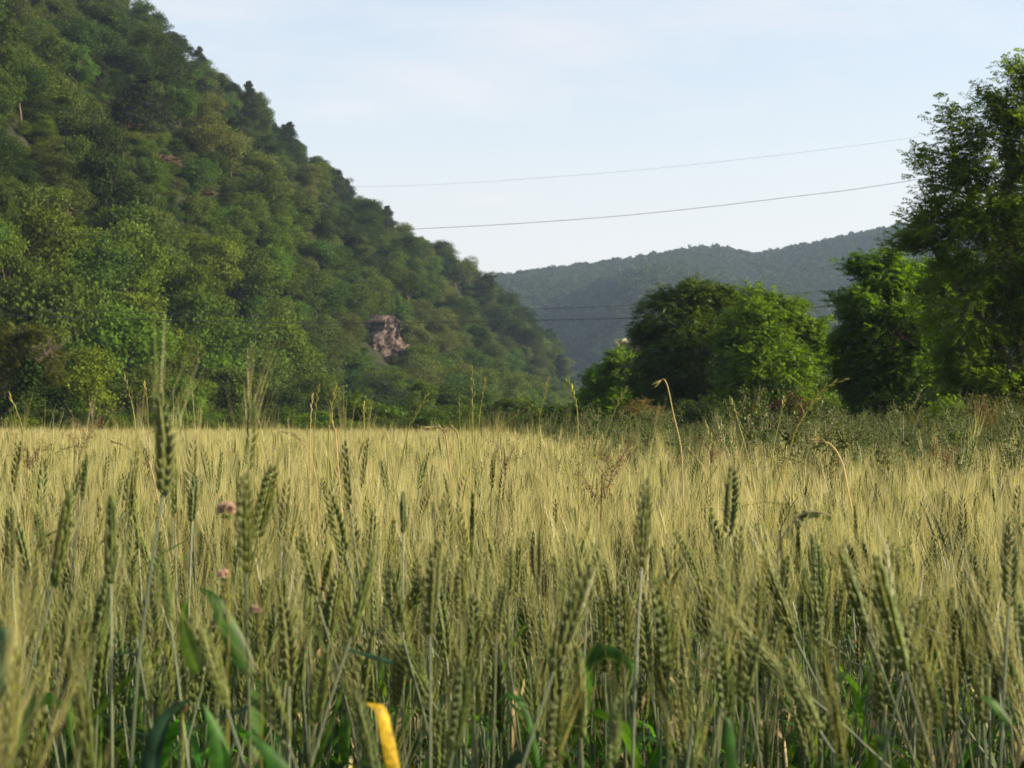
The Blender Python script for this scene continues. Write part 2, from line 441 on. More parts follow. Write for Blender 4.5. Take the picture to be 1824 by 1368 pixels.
TINTS = ['dark', 'mid', 'bright', 'olive']
crown_me, trunk_me = {}, {}
for ti, tn in enumerate(TINTS):
    for k in range(4):
        mb, tips = crown(100 + ti * 10 + k, leaves=7000, size=0.062 if tn != 'olive' else .055, lobes=17 + k * 3)
        crown_me[tn, k] = mb.mesh('crown', MATS['foliage_' + tn])
        trunk_me[tn, k] = trunk(7 + ti * 4 + k, tips, lean=0.1 * (k - 1.5)).mesh('trunk', MATS['bark'], True)
for k in range(4):
    mb, tips = pine_crown(300 + k)
    crown_me['pine', k] = mb.mesh('crown', MATS['foliage_pine'])
    tm = tube(curve([(-.25, 0, -.3), (-.1, .03, .6), (.04, 0, 1.5), (0, 0, 2.4)], 9), np.linspace(.05, .012, 9), 6)
    for t in tips[::2]:
        tm = tube(curve([(0.0, 0, t[2] - .12), t * np.array([.5, .5, 1]), t], 4), np.linspace(.014, .004, 4), 4, tm)
    trunk_me['pine', k] = tm.mesh('trunk', MATS['pine_bark'], True)

def kindtree(tn):
    return 'pine_tree' if tn == 'pine' else 'broadleaf_tree'
def make_tree(loc, R, tn, k, rz, label, group, cat=None, sz=1.0, tilt=(0, 0)):
    e = empty(kindtree(tn), loc, label, cat or ('pine tree' if tn == 'pine' else 'tree'), group)
    e.rotation_euler = (tilt[0], tilt[1], rz); e.scale = (R * (1 + .18 * math.sin(rz * 3)), R * (1 + .18 * math.cos(rz * 2)), R * sz)
    obj('trunk', trunk_me[tn, k], e); obj('crown', crown_me[tn, k], e)
    return e

# trees on the near hillside
rng = np.random.default_rng(5)
cand = []
for X in np.arange(-190, 30, 4.9):
    for Y in np.arange(92, 640, 5.2):
        x, y = X + rng.uniform(-2.3, 2.3), Y + rng.uniform(-2.3, 2.3)
        z, t = hill_h(x, y); z = float(z); t = float(t)
        if not (-0.02 < t < 1.14): continue
        px, py = proj((x, y, z + 5))
        if px < -330 or px > 1032: continue
        cand.append((x, y, z, t, px, py))
LPINES = [(212, 275, 128, 0, 0.0, .28, 'tall dark pine leaning right with long bare trunk above the earth scar'),
          (292, 262, 168, 2, 1.0, -.3, 'slim pine leaning left, crossing below the tall leaning pine'),
          (168, 190, 95, 1, 2.0, .05, 'flat topped dark pine up and left of the leaning pine'),
          (505, 290, 216, 2, 1.0, .15, 'dark pine on the skyline with flat branches reaching right'),
          (598, 372, 300, 3, 4.0, .2, 'small layered pine on the skyline above the upper wire'),
          (690, 425, 366, 1, 4.5, .1, 'small pine on the skyline right under the uppermost wire end'),
          (810, 525, 455, 0, 3.0, .1, 'dark pine on the skyline near the far hill, brownish inside'),
          (995, 690, 630, 1, 5.0, .25, 'dark pine at the lower right tip of the hill')]
keep = []
BARE = [(648, 704, 574, 664), (264, 298, 276, 300), (328, 354, 326, 348)]
for (x, y, z, t, px, py) in cand:
    R = rng.uniform(1.9, 3.9) * (1.0 + 0.30 * max(0, 1 - t * 4)) * (0.86 if t > .9 else 1)
    cp = proj((x, y, z + 1.45 * R)); rp = R * F / y
    bad = False
    for (a, b, c, d) in BARE:
        if a - rp * .5 < cp[0] < b + rp * .5 and c - rp * .1 < cp[1] < d + rp * .45: bad = True
    for (lx, ly, lt, _, _, _, _) in LPINES:
        if abs(cp[0] - lx - 15) < rp * .6 + 22 and lt - 5 < cp[1] - rp * .2 and cp[1] - rp * .9 < ly - 12 and y < hpt(lx, solve_t(lx, ly))[1] + 4: bad = True
    if bad: continue
    n = math.sin(px / 67 + 1) * math.sin(py / 53) + rng.normal() * .55
    if px < 520 and py > 380: tn = 'bright' if n > -.25 else 'mid'
    elif t > .55: tn = ('pine' if rng.random() < (.12 if t > .85 else .16) else ('olive' if n > .45 else ('dark' if n < -.1 else 'mid')))
    else: tn = 'mid' if n > 0.1 else ('dark' if n < -.35 else 'olive')
    if px > 700 and rng.random() < .4: tn = 'mid' if rng.random() < .6 else 'olive'
    if py > 660 and rng.random() < .35: tn = 'bright'
    keep.append((x, y, z, t, px, py, R, tn, int(rng.integers(0, 4)), rng.uniform(0, 6.28), rp))
# the ones that show largest (crude visibility: not fully covered by nearer crowns lower down)
vis = []
for a in keep:
    onscreen = -a[10] < a[4] < 1824 and a[5] > -a[10]
    cover = 0
    for b in keep:
        if b[1] < a[1] - 1 and abs(b[4] - a[4]) < b[10] * .7 and -b[10] * .9 < (b[5] - a[5]) < b[10] * .35: cover += 1
    vis.append((a[10] / (1 + 1.4 * cover)) if onscreen else -1)
order = np.argsort(-np.array(vis))
SINGLE = set(order[:290].tolist())
def where(px, py, t):
    v = 'on the skyline' if t > .93 else 'high up' if py < 300 else 'midway up' if py < 500 else 'low down' if py < 640 else 'at the foot'
    hx = [(90, 'by the left edge'), (200, 'left of the leaning pine'), (330, 'under the earth scar'), (450, 'right of the scars'),
          (560, 'between scars and cliff'), (630, 'just left of the cliff'), (730, 'around the cliff'), (850, 'right of the cliff'), (1100, 'near the hill tip')]
    for lim, s in hx:
        if px < lim: return v + ', ' + s
ADJ = {'dark': 'dark green', 'mid': 'mid green', 'bright': 'bright green', 'olive': 'pale olive', 'pine': 'dark layered'}
stuff = []
for i, a in enumerate(keep):
    x, y, z, t, px, py, R, tn, k, rz, rp = a
    if i in SINGLE:
        size = 'large ' if rp > 62 else 'small ' if rp < 36 else ''
        what = 'pine' if tn == 'pine' else 'broadleaf tree'
        lab = '%s%s %s %s' % (size, ADJ[tn], what, where(px, py, t))
        lab = ' '.join(lab.split()[:16])
        make_tree((x, y, z - .3), R, tn, k, rz, lab, 'trees on the near wooded hillside', sz=1.05 + .22 * math.sin(i), tilt=(0, .1 * math.sin(i * 3)))
    else: stuff.append(a)
keys = [(tn, k) for tn in TINTS + ['pine'] for k in range(4)]
pl = [crown_me[k] for k in keys]
pts = [(a[0], a[1], a[2] - .3) for a in stuff]; sc = [(a[6],) * 3 for a in stuff]; ro = [(0, 0, a[9]) for a in stuff]; ix = [keys.index((a[7], a[8])) for a in stuff]
# undergrowth bushes between the trees (same leafage, small)
for i in range(5200):
    px = rng.uniform(-300, 1030); t = rng.uniform(-.02, 1.02) ** 1.0
    x, y, z = hpt(px, max(t, .001)); q = proj((x, y, z + 1))
    if any(a + 2 < q[0] < b - 2 and c + 5 < q[1] < d - 5 for a, b, c, d in BARE): continue
    s = rng.uniform(.6, 2.0); pts.append((x, y, z - .5 * s)); sc.append((s, s, s * .9)); ro.append((0, 0, rng.uniform(0, 6.28)))
    ix.append(int(rng.integers(0, 16)))
for i in range(420):      # scrub on the flat strip between the field and the hill foot
    px = rng.uniform(-250, 1010); y = float(rng.uniform(92, np.interp(px, [0, 1000], [140, 300]))); s = rng.uniform(.7, 1.5) * y / 110
    pts.append(((px - 912) / F * y, y, -.6 * s)); sc.append((s * 1.2, s * 1.2, s * .9)); ro.append((0, 0, rng.uniform(0, 6.28))); ix.append(int(rng.integers(0, 16)))
scatter('hillside_undergrowth', pl, pts, ro, sc, ix, 'bushes and small trees filling the gaps of the wooded hillside')

# named landmark pines with long leaning trunks above the earth scars, and skyline pines
for (px, py, ty, k, rz, tl, lab) in LPINES:
    x, y, z = hpt(px, solve_t(px, py)); R = (py - ty) * y / F / 2.5
    make_tree((x, y, z), R, 'pine', k, rz, lab, 'landmark pines of the hillside', tilt=(0, tl))

for (px, py, R, tn, k) in [(646, 668, 1.9, 'dark', 3), (628, 684, 2.5, 'mid', 1), (655, 706, 2.2, 'olive', 2), (692, 708, 2.4, 'bright', 3), (724, 690, 2.4, 'mid', 0)]:
    t = solve_t(px, py); x, y, z = hpt(px, t)
    make_tree((x, y, z - .3), R, tn, k, px * .1, {646: 'small dark tree over the lower left corner of the cliff', 628: 'mid green tree hugging the left foot of the cliff', 655: 'olive tree below the lower left corner of the cliff', 692: 'bright green tree directly below the cliff', 724: 'mid green tree at the right foot of the cliff'}[px], 'trees around the cliff foot')
# forest on the far hill
fm = []
for k in range(5):
    mb, _ = crown(500 + k, leaves=420, size=0.30, lobes=7)
    fm.append(mb.mesh('far_crown', MATS['far_foliage']))
pts, ro, sc, ix = [], [], [], []
for i in range(20000):
    px = rng.uniform(820, 2050) if i < 17500 else rng.uniform(2000, 3300); t = rng.uniform(0.0, 1.03) ** .85
    x, y, z = fpt(px, t); s = rng.uniform(2.8, 4.6) if i < 17500 else rng.uniform(6, 8)
    pts.append((x, y, z - 1.0 * s * .8)); sc.append((s, s, s * rng.uniform(.8, 1.15))); ro.append((0, 0, rng.uniform(0, 6.28))); ix.append(int(rng.integers(0, 5)))
scatter('far_forest', fm, pts, ro, sc, ix, 'distant blue-green forest covering the far hill')

# ------------------------------------------------------------------ cliff and earth scars
def crag(name, px, py, wpx, hpx, mat, label, cat, seed, depth=5.0, push=2.6, outline=None, jag=1.0, rotd=42):
    r = np.random.default_rng(seed)
    bx, by, bz = hpt(px, solve_t(px, py))
    rot = math.radians(rotd); Wd, Hd = wpx * by / F / math.cos(rot), hpx * by / F
    na, nb = 26, 34
    V = np.zeros((na, nb, 3))
    ph = r.uniform(0, 6, 12)
    for i in range(na):
        for j in range(nb):
            u, v = i / (na - 1) - .5, j / (nb - 1) - .5
            w = outline(v) if outline else (.0, 1.0)
            x = (u * w[1] * (1 + .16 * math.sin(v * 23 + 2 * u) + .1 * math.sin(v * 51)) + w[0]) * Wd; z = v * Hd
            edge = 1 - max(abs(u), abs(v)) * 2
            col = abs(((u * 9 + v * 1.5 + .6 * math.sin(v * 9 + ph[0])) % 1) - .5) * 2
            d = 1.1 * col + .7 * math.sin(v * 14 + ph[1] + u * 5) * math.sin(u * 11 + ph[2]) + r.uniform(-.35, .35)
            y = -(push + v * -2.0) - d * jag * min(1, edge * 5) + (depth if edge <= 0.001 else 0)
            V[i, j] = (x + r.uniform(-.08, .08), y, z + r.uniform(-.1, .1))
    i = np.arange(na - 1)[:, None] * nb; j = np.arange(nb - 1)[None]
    Q = np.stack([i + j, i + nb + j, i + nb + j + 1, i + j + 1], -1).reshape(-1, 4)
    o = obj(name, MB().add(V.reshape(-1, 3), Q).mesh(name, mat, False), None, (bx, by, bz))
    o.rotation_euler = (0, 0, rot)
    return tag(o, label, cat)
def ol(v):   # narrow tongue at the top, wide shoulder, tapering foot
    return (float(np.interp(v, [-.5, -.1, .1, .3, .5], [.10, .0, -.02, .08, .14])), float(np.interp(v, [-.5, -.12, .08, .3, .5], [.6, 1.0, .72, .34, .14])))
crag('rock_cliff', 674, 618, 78, 118, MATS['rock'], 'bare greyish pink rock cliff exposed among the trees of the lower hillside', 'cliff', 3, outline=ol)
crag('earth_scar', 280, 289, 36, 22, MATS['bare_earth'], 'reddish brown bare earth scar high on the hillside below the pines', 'earth scar', 4, push=2.5, jag=.5)
crag('earth_scar', 340, 339, 28, 20, MATS['bare_earth'], 'smaller brown bare earth scar, lower right of the other scar', 'earth scar', 5, push=2.5, jag=.5)

# ------------------------------------------------------------------ near trees of compound leaves
def sprays(rng, p, D, N, L_, k, lw, ll, mb, tint):
    """compound leaves: k leaflets each side of a rachis"""
    n = len(p); S = nrm(np.cross(D, N))
    out, tt = [], []
    for i in range(k):
        f = (i + .6) / k
        b = p + D * (L_ * f)[:, None] - np.array([0, 0, 1]) * (L_ * f * f * .25)[:, None]
        sc_ = (1 - .45 * abs(f - .45))
        for sgn in (-1, 1):
            d = nrm(S * sgn + D * .55 - np.array([0, 0, .2]) + rng.normal(size=(n, 3)) * .18)
            out.append(rhombs(b, d, nrm(N + rng.normal(size=(n, 3)) * .3), ll * sc_ * np.ones(n), lw * np.ones(n))); tt.append(tint)
    mb.quads(np.concatenate(out), np.concatenate(tt))

def lobe_tree(name, label, Y, base_px, lobes, nspray, L_=.3, k=5, ll=.07, lw=.04, mat='locust_leaf', seed=1, trunk_r=.16, group=None, cat='tree', shoots=(), ymul=1.0, bark='bark', clump=.34):
    """lobes: (cx, cy, rx, ry, dY) in photo pixels measured at depth Y; the tree is real geometry round its own trunk"""
    rng = np.random.default_rng(seed)
    root = P(base_px, HOR, Y); root[2] = 0
    e = empty(name, root, label, cat, group)
    Ls = []
    for (cx, cy, rx, ry, dy) in lobes:
        c = P(cx, cy, Y + dy); s = (Y + dy) / F
        Ls.append((c - root, np.array([rx * s, (rx * s + ry * s) * .5 * ymul, ry * s])))
    area = np.array([(r[0] * r[2]) ** 1.0 for c, r in Ls]); area /= area.sum()
    mb, tb = MB(), MB()
    ctr = sum(c * a for (c, r), a in zip(Ls, area))
    fork = np.array([ctr[0] * .3, ctr[1] * .3, max(.6, ctr[2] * .35)])
    tb = tube(curve([(0, 0, -.2), (fork[0] * .4, 0, fork[2] * .5), fork], 6), np.linspace(trunk_r, trunk_r * .75, 6), 8, tb)
    for (c, r), a in zip(Ls, area):
        n = int(nspray * a)
        mid = (fork + c) / 2 + rng.normal(size=3) * .15 * r[0]
        limb = curve([fork, mid, c], 7); tb = tube(limb, np.linspace(trunk_r * .45, trunk_r * .16, 7), 5, tb)
        nc = max(5, int(n / 26))
        d = rdirs(rng, nc); rad = rng.uniform(.45, 1.0, nc) ** .6
        cc = c + d * rad[:, None] * r
        for q in cc[:: max(1, nc // 14)]:
            tb = tube(curve([c + (q - c) * .1, (c + q) / 2 + np.array([0, 0, -.06 * r[0]]), q], 4), np.linspace(trunk_r * .14, .008, 4), 3, tb)
        kk = rng.integers(0, nc, n)
        off = rdirs(rng, n) * rng.uniform(.15, 1, (n, 1)) * (clump * r.mean()) * np.array([1.1, 1.1, .6])
        p = cc[kk] + off
        out = nrm(p - c); D = nrm(out * np.array([1, 1, .35]) + nrm(off) * .6 + rng.normal(size=(n, 3)) * .35)
        N = nrm(np.array([0, 0, 1.0]) + rng.normal(size=(n, 3)) * .45)
        tcl = rng.uniform(-.3, .3, nc)
        sprays(rng, p, D, N, L_ * rng.uniform(.7, 1.25, n), k, lw, ll, mb, np.clip(.5 + tcl[kk] + rng.normal(size=n) * .15, 0, 1))
    for (pxs, w) in shoots:      # feathery leaders: pixel polylines
        path = curve([P(a, b, Y) - root for a, b in pxs], 10); tb = tube(path, np.linspace(.035, .008, 10), 4, tb)
        n = int(70 * len(pxs) * w); f = rng.uniform(0.0, 1, n)
        p = np.array([path[min(9, int(q * 9.99))] for q in f]) + rng.normal(size=(n, 3)) * np.array([.16, .16, .12]) * w
        a = rng.uniform(0, 6.28, n); D = nrm(np.stack([np.cos(a), np.sin(a), rng.uniform(.1, .9, n)], 1))
        sprays(rng, p, D, nrm(np.array([0, 0, 1.0]) + rng.normal(size=(n, 3)) * .5), L_ * rng.uniform(.7, 1.2, n), k, lw, ll, mb, np.clip(.5 + .2 * rng.normal(size=n), 0, 1))
    obj('trunk', tb.mesh('trunk', MATS[bark], True), e)
    obj('crown', mb.mesh('crown', MATS[mat]), e)
    return e, root

G = 'trees standing at the right side of the field'
# middle group
lobe_tree('locust_tree', 'dense round tree with shaded left flank, left of the pair at mid field edge', 86, 1225,
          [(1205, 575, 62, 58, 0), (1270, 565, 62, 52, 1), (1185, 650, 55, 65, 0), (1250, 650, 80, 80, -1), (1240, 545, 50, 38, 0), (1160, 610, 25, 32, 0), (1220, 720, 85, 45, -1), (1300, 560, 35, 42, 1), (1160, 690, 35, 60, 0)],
          10500, L_=.5, k=5, ll=.14, lw=.08, mat='locust_shaded', seed=11, group=G, trunk_r=.22,
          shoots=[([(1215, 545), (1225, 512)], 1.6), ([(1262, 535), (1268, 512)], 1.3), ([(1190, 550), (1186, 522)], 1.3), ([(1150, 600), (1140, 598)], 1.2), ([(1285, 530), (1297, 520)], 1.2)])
lobe_tree('locust_tree', 'sunlit yellow-green tree, right of the pair at mid field edge', 82, 1385,
          [(1345, 590, 55, 55, -1), (1400, 600, 55, 50, 0), (1435, 640, 40, 55, 0), (1370, 665, 75, 70, -2), (1330, 650, 45, 70, -1), (1440, 700, 38, 55, 0), (1380, 725, 85, 40, -1), (1320, 720, 50, 45, -1), (1455, 600, 20, 28, 1), (1390, 560, 30, 25, 0)],
          10500, L_=.5, k=5, ll=.15, lw=.085, mat='locust_leaf', seed=12, group=G, trunk_r=.22,
          shoots=[([(1347, 560), (1345, 518)], 1.6), ([(1375, 560), (1378, 530)], 1.2), ([(1405, 560), (1418, 544)], 1.6), ([(1465, 640), (1478, 618)], 1.2), ([(1440, 590), (1462, 578)], 1.2)])
lobe_tree('locust_tree', 'low dark tree left of the middle pair, beside the hill tip', 95, 1105,
          [(1085, 690, 40, 38, 0), (1120, 660, 38, 35, 0), (1060, 720, 25, 35, 0), (1130, 710, 45, 40, -1), (1095, 735, 55, 30, -1), (1145, 680, 25, 40, 0)],
          4200, L_=.5, k=4, ll=.17, lw=.10, mat='locust_leaf', seed=13, group=G, trunk_r=.15,
          shoots=[([(1095, 655), (1093, 632)], 1.0)])
lobe_tree('flowering_tree', 'small pale tree with whitish blossom tufts behind the low dark tree', 100, 1135,
          [(1135, 645, 26, 22, 0), (1150, 630, 18, 20, 0), (1120, 640, 14, 18, 0)], 420, L_=.45, k=4, ll=.18, lw=.11, mat='blossom', seed=14, group=G, trunk_r=.12,
          shoots=[([(1120, 640), (1107, 612)], .7), ([(1138, 630), (1140, 608)], .7)])
# right group
lobe_tree('locust_tree', 'broad dark tree with sunlit top, at the left of the right-hand clump', 62, 1610,
          [(1585, 500, 58, 42, 0), (1640, 505, 65, 48, 1), (1560, 560, 62, 55, 0), (1535, 545, 28, 24, -1), (1640, 580, 85, 80, 1), (1555, 635, 58, 60, 0), (1620, 670, 95, 65, 0), (1530, 665, 32, 40, 0), (1570, 705, 55, 38, 0), (1690, 600, 80, 100, 1), (1680, 520, 60, 60, 1), (1525, 605, 36, 42, 0), (1548, 690, 56, 44, 0), (1600, 600, 60, 60, -1)],
          15500, L_=.40, k=5, ll=.11, lw=.06, mat='locust_leaf', seed=21, group=G, trunk_r=.24,
          shoots=[([(1530, 540), (1492, 537)], 1.4), ([(1550, 480), (1537, 464)], 1.4), ([(1585, 475), (1590, 452)], 1.2), ([(1540, 480), (1512, 483)], 1.1), ([(1510, 600), (1492, 612)], 1.1), ([(1515, 655), (1492, 660)], 1.1)])
lobe_tree('locust_tree', 'tallest tree at the right frame edge with feathery top shoots', 52, 1850,
          [(1790, 330, 80, 95, 0), (1725, 355, 45, 75, 0), (1690, 420, 60, 60, 0), (1770, 450, 110, 95, 0), (1860, 300, 70, 95, 0), (1900, 400, 120, 170, 0), (1730, 540, 90, 85, 0), (1820, 590, 130, 110, 1), (1780, 650, 110, 80, 1), (1920, 620, 120, 120, 1), (1650, 425, 30, 28, 0), (1790, 240, 30, 45, 0), (1735, 670, 75, 60, 0), (1830, 705, 95, 50, -1)],
          18500, L_=.33, k=5, ll=.095, lw=.055, mat='locust_leaf', seed=22, group=G, trunk_r=.30, clump=.28,
          shoots=[([(1715, 330), (1700, 260), (1690, 198)], 1.5), ([(1700, 330), (1695, 270)], 1.2), ([(1670, 370), (1658, 310), (1640, 272)], 1.3), ([(1740, 320), (1735, 260), (1727, 215)], 1.5), ([(1790, 230), (1775, 190), (1752, 172)], 1.3),
                  ([(1830, 200), (1822, 150), (1812, 118)], 1.8), ([(1860, 220), (1852, 170), (1845, 130)], 1.8), ([(1690, 400), (1655, 350)], 1.5), ([(1660, 430), (1625, 388)], 1.3), ([(1650, 440), (1590, 432)], 1.3), ([(1800, 260), (1790, 180)], 1.8)])
# trees outside the frame to the right that shade the clump
for i, (px, Y, R, tn) in enumerate([(2420, 58, 2.4, 'mid'), (2500, 70, 2.6, 'dark')]):
    make_tree(((px - 912) / F * Y, Y, 0), R, tn, i, i * 1.3, 'broadleaf tree standing beyond the right frame edge', 'trees beyond the right frame edge', sz=1.0)

# shrubs
def shrub(name, label, px, Y, wpx, hpx, ypx, mat, n=900, ll=.16, seed=1, L_=.35, group='shrubs along the field edge'):
    return lobe_tree(name, label, Y, px, [(px, ypx - hpx * .5, wpx * .42, hpx * .5, 0), (px - wpx * .25, ypx - hpx * .35, wpx * .3, hpx * .38, 0), (px + wpx * .25, ypx - hpx * .38, wpx * .3, hpx * .4, 0)],
                     n, L_=L_, k=3, ll=ll, lw=ll * .6, mat=mat, seed=seed, trunk_r=.05, group=group, cat='shrub', clump=.5)
shrub('leafy_shrub', 'bright green shrub between the middle trees and the right clump', 1500, 66, 110, 75, 775, 'locust_leaf', 1500, seed=31, ll=.12)
shrub('leafy_shrub', 'dark reddish brown shrub under the right side of the middle pair', 1425, 74, 90, 60, 765, 'red_shrub', 1100, seed=32, ll=.12)
shrub('leafy_shrub', 'olive brown feathery shrub in front of the low dark tree', 1142, 60, 90, 62, 780, 'dry_bush', 1200, seed=33, ll=.10, L_=.3)
shrub('leafy_shrub', 'yellow-green sapling sprouting below the right clump', 1688, 44, 48, 55, 762, 'locust_leaf', 260, seed=34, ll=.10)
shrub('leafy_shrub', 'pale green bush at the hill foot beside the tip of the hill', 925, 150, 100, 48, 762, 'foliage_mid', 1400, seed=35, ll=.25, L_=.5)
shrub('leafy_shrub', 'bright lit bush at the hill foot, right of the small saplings', 690, 120, 50, 50, 768, 'locust_leaf', 900, seed=36, ll=.2, L_=.4)
shrub('leafy_shrub', 'fresh green bush at the hill foot, left of the bright lit bush', 640, 125, 70, 65, 770, 'foliage_bright', 1000, seed=37, ll=.22, L_=.45)
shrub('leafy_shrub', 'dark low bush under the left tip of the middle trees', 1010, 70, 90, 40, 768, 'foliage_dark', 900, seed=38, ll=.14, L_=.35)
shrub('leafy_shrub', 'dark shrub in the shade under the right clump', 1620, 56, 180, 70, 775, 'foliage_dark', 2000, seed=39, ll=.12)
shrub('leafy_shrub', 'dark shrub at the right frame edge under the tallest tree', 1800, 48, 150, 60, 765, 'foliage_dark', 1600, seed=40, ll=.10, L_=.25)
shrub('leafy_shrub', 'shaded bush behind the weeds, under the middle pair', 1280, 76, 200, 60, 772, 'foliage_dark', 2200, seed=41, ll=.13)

# leaning ivy-clad tree at the left edge
e, root = lobe_tree('leaning_tree', 'leaning olive tree with an ivy-clad dark trunk and bare twigs at the left edge', 96, 5,
          [(20, 625, 50, 35, 0), (70, 620, 38, 28, 0), (-30, 640, 60, 50, 0), (45, 590, 40, 22, 0), (85, 650, 25, 30, 0)], 3800, L_=.4, k=4, ll=.16, lw=.05, mat='foliage_olive', seed=51, trunk_r=.2, group=None)
tb = tube(curve([P(-60, 790, 95) - root, P(10, 725, 93) - root, P(45, 680, 92) - root, P(60, 650, 92) - root, P(100, 612, 92) - root], 12), np.linspace(.34, .05, 12), 8)
obj('leaning_stem', tb.mesh('leaning_stem', MATS['bark'], True), e)
r2 = np.random.default_rng(52); iv = MB(); n = 1500
pp = curve([P(-60, 790, 94.7) - root, P(10, 725, 92.7) - root, P(45, 680, 91.7) - root, P(60, 650, 91.7) - root], 60)
q = pp[r2.integers(0, 60, n)] + r2.normal(size=(n, 3)) * .22
iv.quads(rhombs(q, rdirs(r2, n), rdirs(r2, n), .17 * np.ones(n), .14 * np.ones(n)), r2.uniform(0, 1, n))
obj('ivy', iv.mesh('ivy', MATS['foliage_dark']), e)
tw = MB()
for i in range(16):
    a = P(60 + r2.uniform(-10, 35), 650 - r2.uniform(0, 35), 92) - root
    b = a + np.array([r2.uniform(-.4, 1.3), r2.uniform(-.6, .6), r2.uniform(.1, 1.0)])
    tw = tube(curve([a, (a + b) / 2 + r2.normal(size=3) * .1, b], 5), np.linspace(.03, .008, 5), 3, tw)
obj('bare_twigs', tw.mesh('bare_twigs', MATS['bark']), e)
# trees at the field's left edge, brightly lit
for i, (px, Y, R, tn, k, lab) in enumerate([
        (165, 118, 2.6, 'bright', 1, 'rounded bright green tree right of the leaning olive tree'),
        (245, 135, 2.5, 'mid', 2, 'mid green tree behind the tallest wheat awns at the hill foot'),
        (120, 128, 2.9, 'dark', 3, 'shaded dark tree behind the leaning olive tree'),
        (330, 140, 2.3, 'bright', 0, 'yellow-green lit tree just right of the tallest wheat awns'),
        (412, 150, 2.9, 'mid', 1, 'mid green tree at the hill foot, first right of the yellow-green one'),
        (500, 165, 2.3, 'dark', 2, 'dark tree at the hill foot above the pale drooping grass spike'),
        (560, 175, 2.7, 'mid', 3, 'mid green tree at the hill foot above the twin grass spikes'),
        (745, 190, 2.7, 'bright', 0, 'fresh green tree at the hill foot right below the cliff'),
        (800, 205, 3.0, 'mid', 1, 'mid green tree at the hill foot, right of the fresh green one'),
        (860, 215, 2.4, 'bright', 2, 'low bright green tree near the tall thin weed spikes')]):
    make_tree(((px - 912) / F * Y, Y, 0), R, tn, k, i * 1.1, lab, 'trees at the foot of the hill behind the wheat')

# ------------------------------------------------------------------ bank at the right and undergrowth
def bank_pt(a, b):
    X = 8 + a * 22; Y = 34 + b * 26
    h = 1.25 * math.exp(-((X - 15) / 6.0) ** 2) * math.sin(math.pi * b) ** .7 + .12 * math.sin(X * 1.7) * math.sin(Y * 1.1) * math.sin(math.pi * b) * math.sin(math.pi * a)
    return X, Y, h if 0 < b < 1 and 0 < a < 1 else -.05
V = np.array([[bank_pt(a, b) for b in np.linspace(0, 1, 30)] for a in np.linspace(0, 1, 30)])
i = np.arange(29)[:, None] * 30; j = np.arange(29)[None]
Q = np.stack([i + j, i + 30 + j, i + 31 + j, i + j + 1], -1).reshape(-1, 4)
tag(obj('grassy_bank', MB().add(V.reshape(-1, 3), Q).mesh('grassy_bank', MATS['soil'], True)), kind='structure')

def tuft(seed, n=70, h=.5, mat='field_grass', w=.008, spread=.25):
    r = np.random.default_rng(seed); mb = MB()
    for i in range(n):
        b = np.array([r.normal() * spread * .5, r.normal() * spread * .5, 0]); hh = h * r.uniform(.5, 1.15); d = r.normal(size=2) * .25 * hh
        pa = np.array([b, b + [d[0] * .25, d[1] * .25, hh * .55], b + [d[0], d[1], hh]])
        mb = blade(pa, w * 1.6, side=np.array([r.normal(), r.normal(), 0]), fold=0, mb=mb, tint=r.uniform(0, 1))
    return mb
gt = [tuft(60 + k, 60, .7, w=.012, spread=.5).mesh('grass_tuft', MATS['field_grass']) for k in range(5)]
r = np.random.default_rng(61)
pts, ro, sc, ix = [], [], [], []
def wheat_far(px):
    return float(np.interp(px, [-300, 780, 880, 960, 1080, 1250, 1500, 1824, 2100], [86, 80, 48, 24, 14, 10.8, 9.8, 9.3, 9]))
while len(pts) < 7000:
    px = r.uniform(-200, 2000); Y = 8 + 130 * r.random() ** .8
    if Y < wheat_far(px) + .5: continue
    X = (px - 912) / F * Y; z = 0
    a, b = (X - 8) / 22, (Y - 34) / 26
    if 0 < a < 1 and 0 < b < 1: z = bank_pt(a, b)[2]
    s = r.uniform(.7, 1.4) * (1 + Y / 160) * (.8 if px < 860 else 1)
    pts.append((X, Y, z - .03)); sc.append((s, s, s * r.uniform(.6, 1.0))); ro.append((0, 0, r.uniform(0, 6.28))); ix.append(int(r.integers(0, 5)))
for i in range(420):      # taller grass in the last rows of the field
    px = r.uniform(-150, 900); Y = wheat_far(px) - r.uniform(-2, 16); s = r.uniform(1.5, 2.3)
    pts.append(((px - 912) / F * Y, Y, 0)); sc.append((s * .6, s * .6, s * .82)); ro.append((0, 0, r.uniform(0, 6.28))); ix.append(int(r.integers(0, 5)))
scatter('rough_grass', gt, pts, ro, sc, ix, 'rough grass growing behind the wheat field')

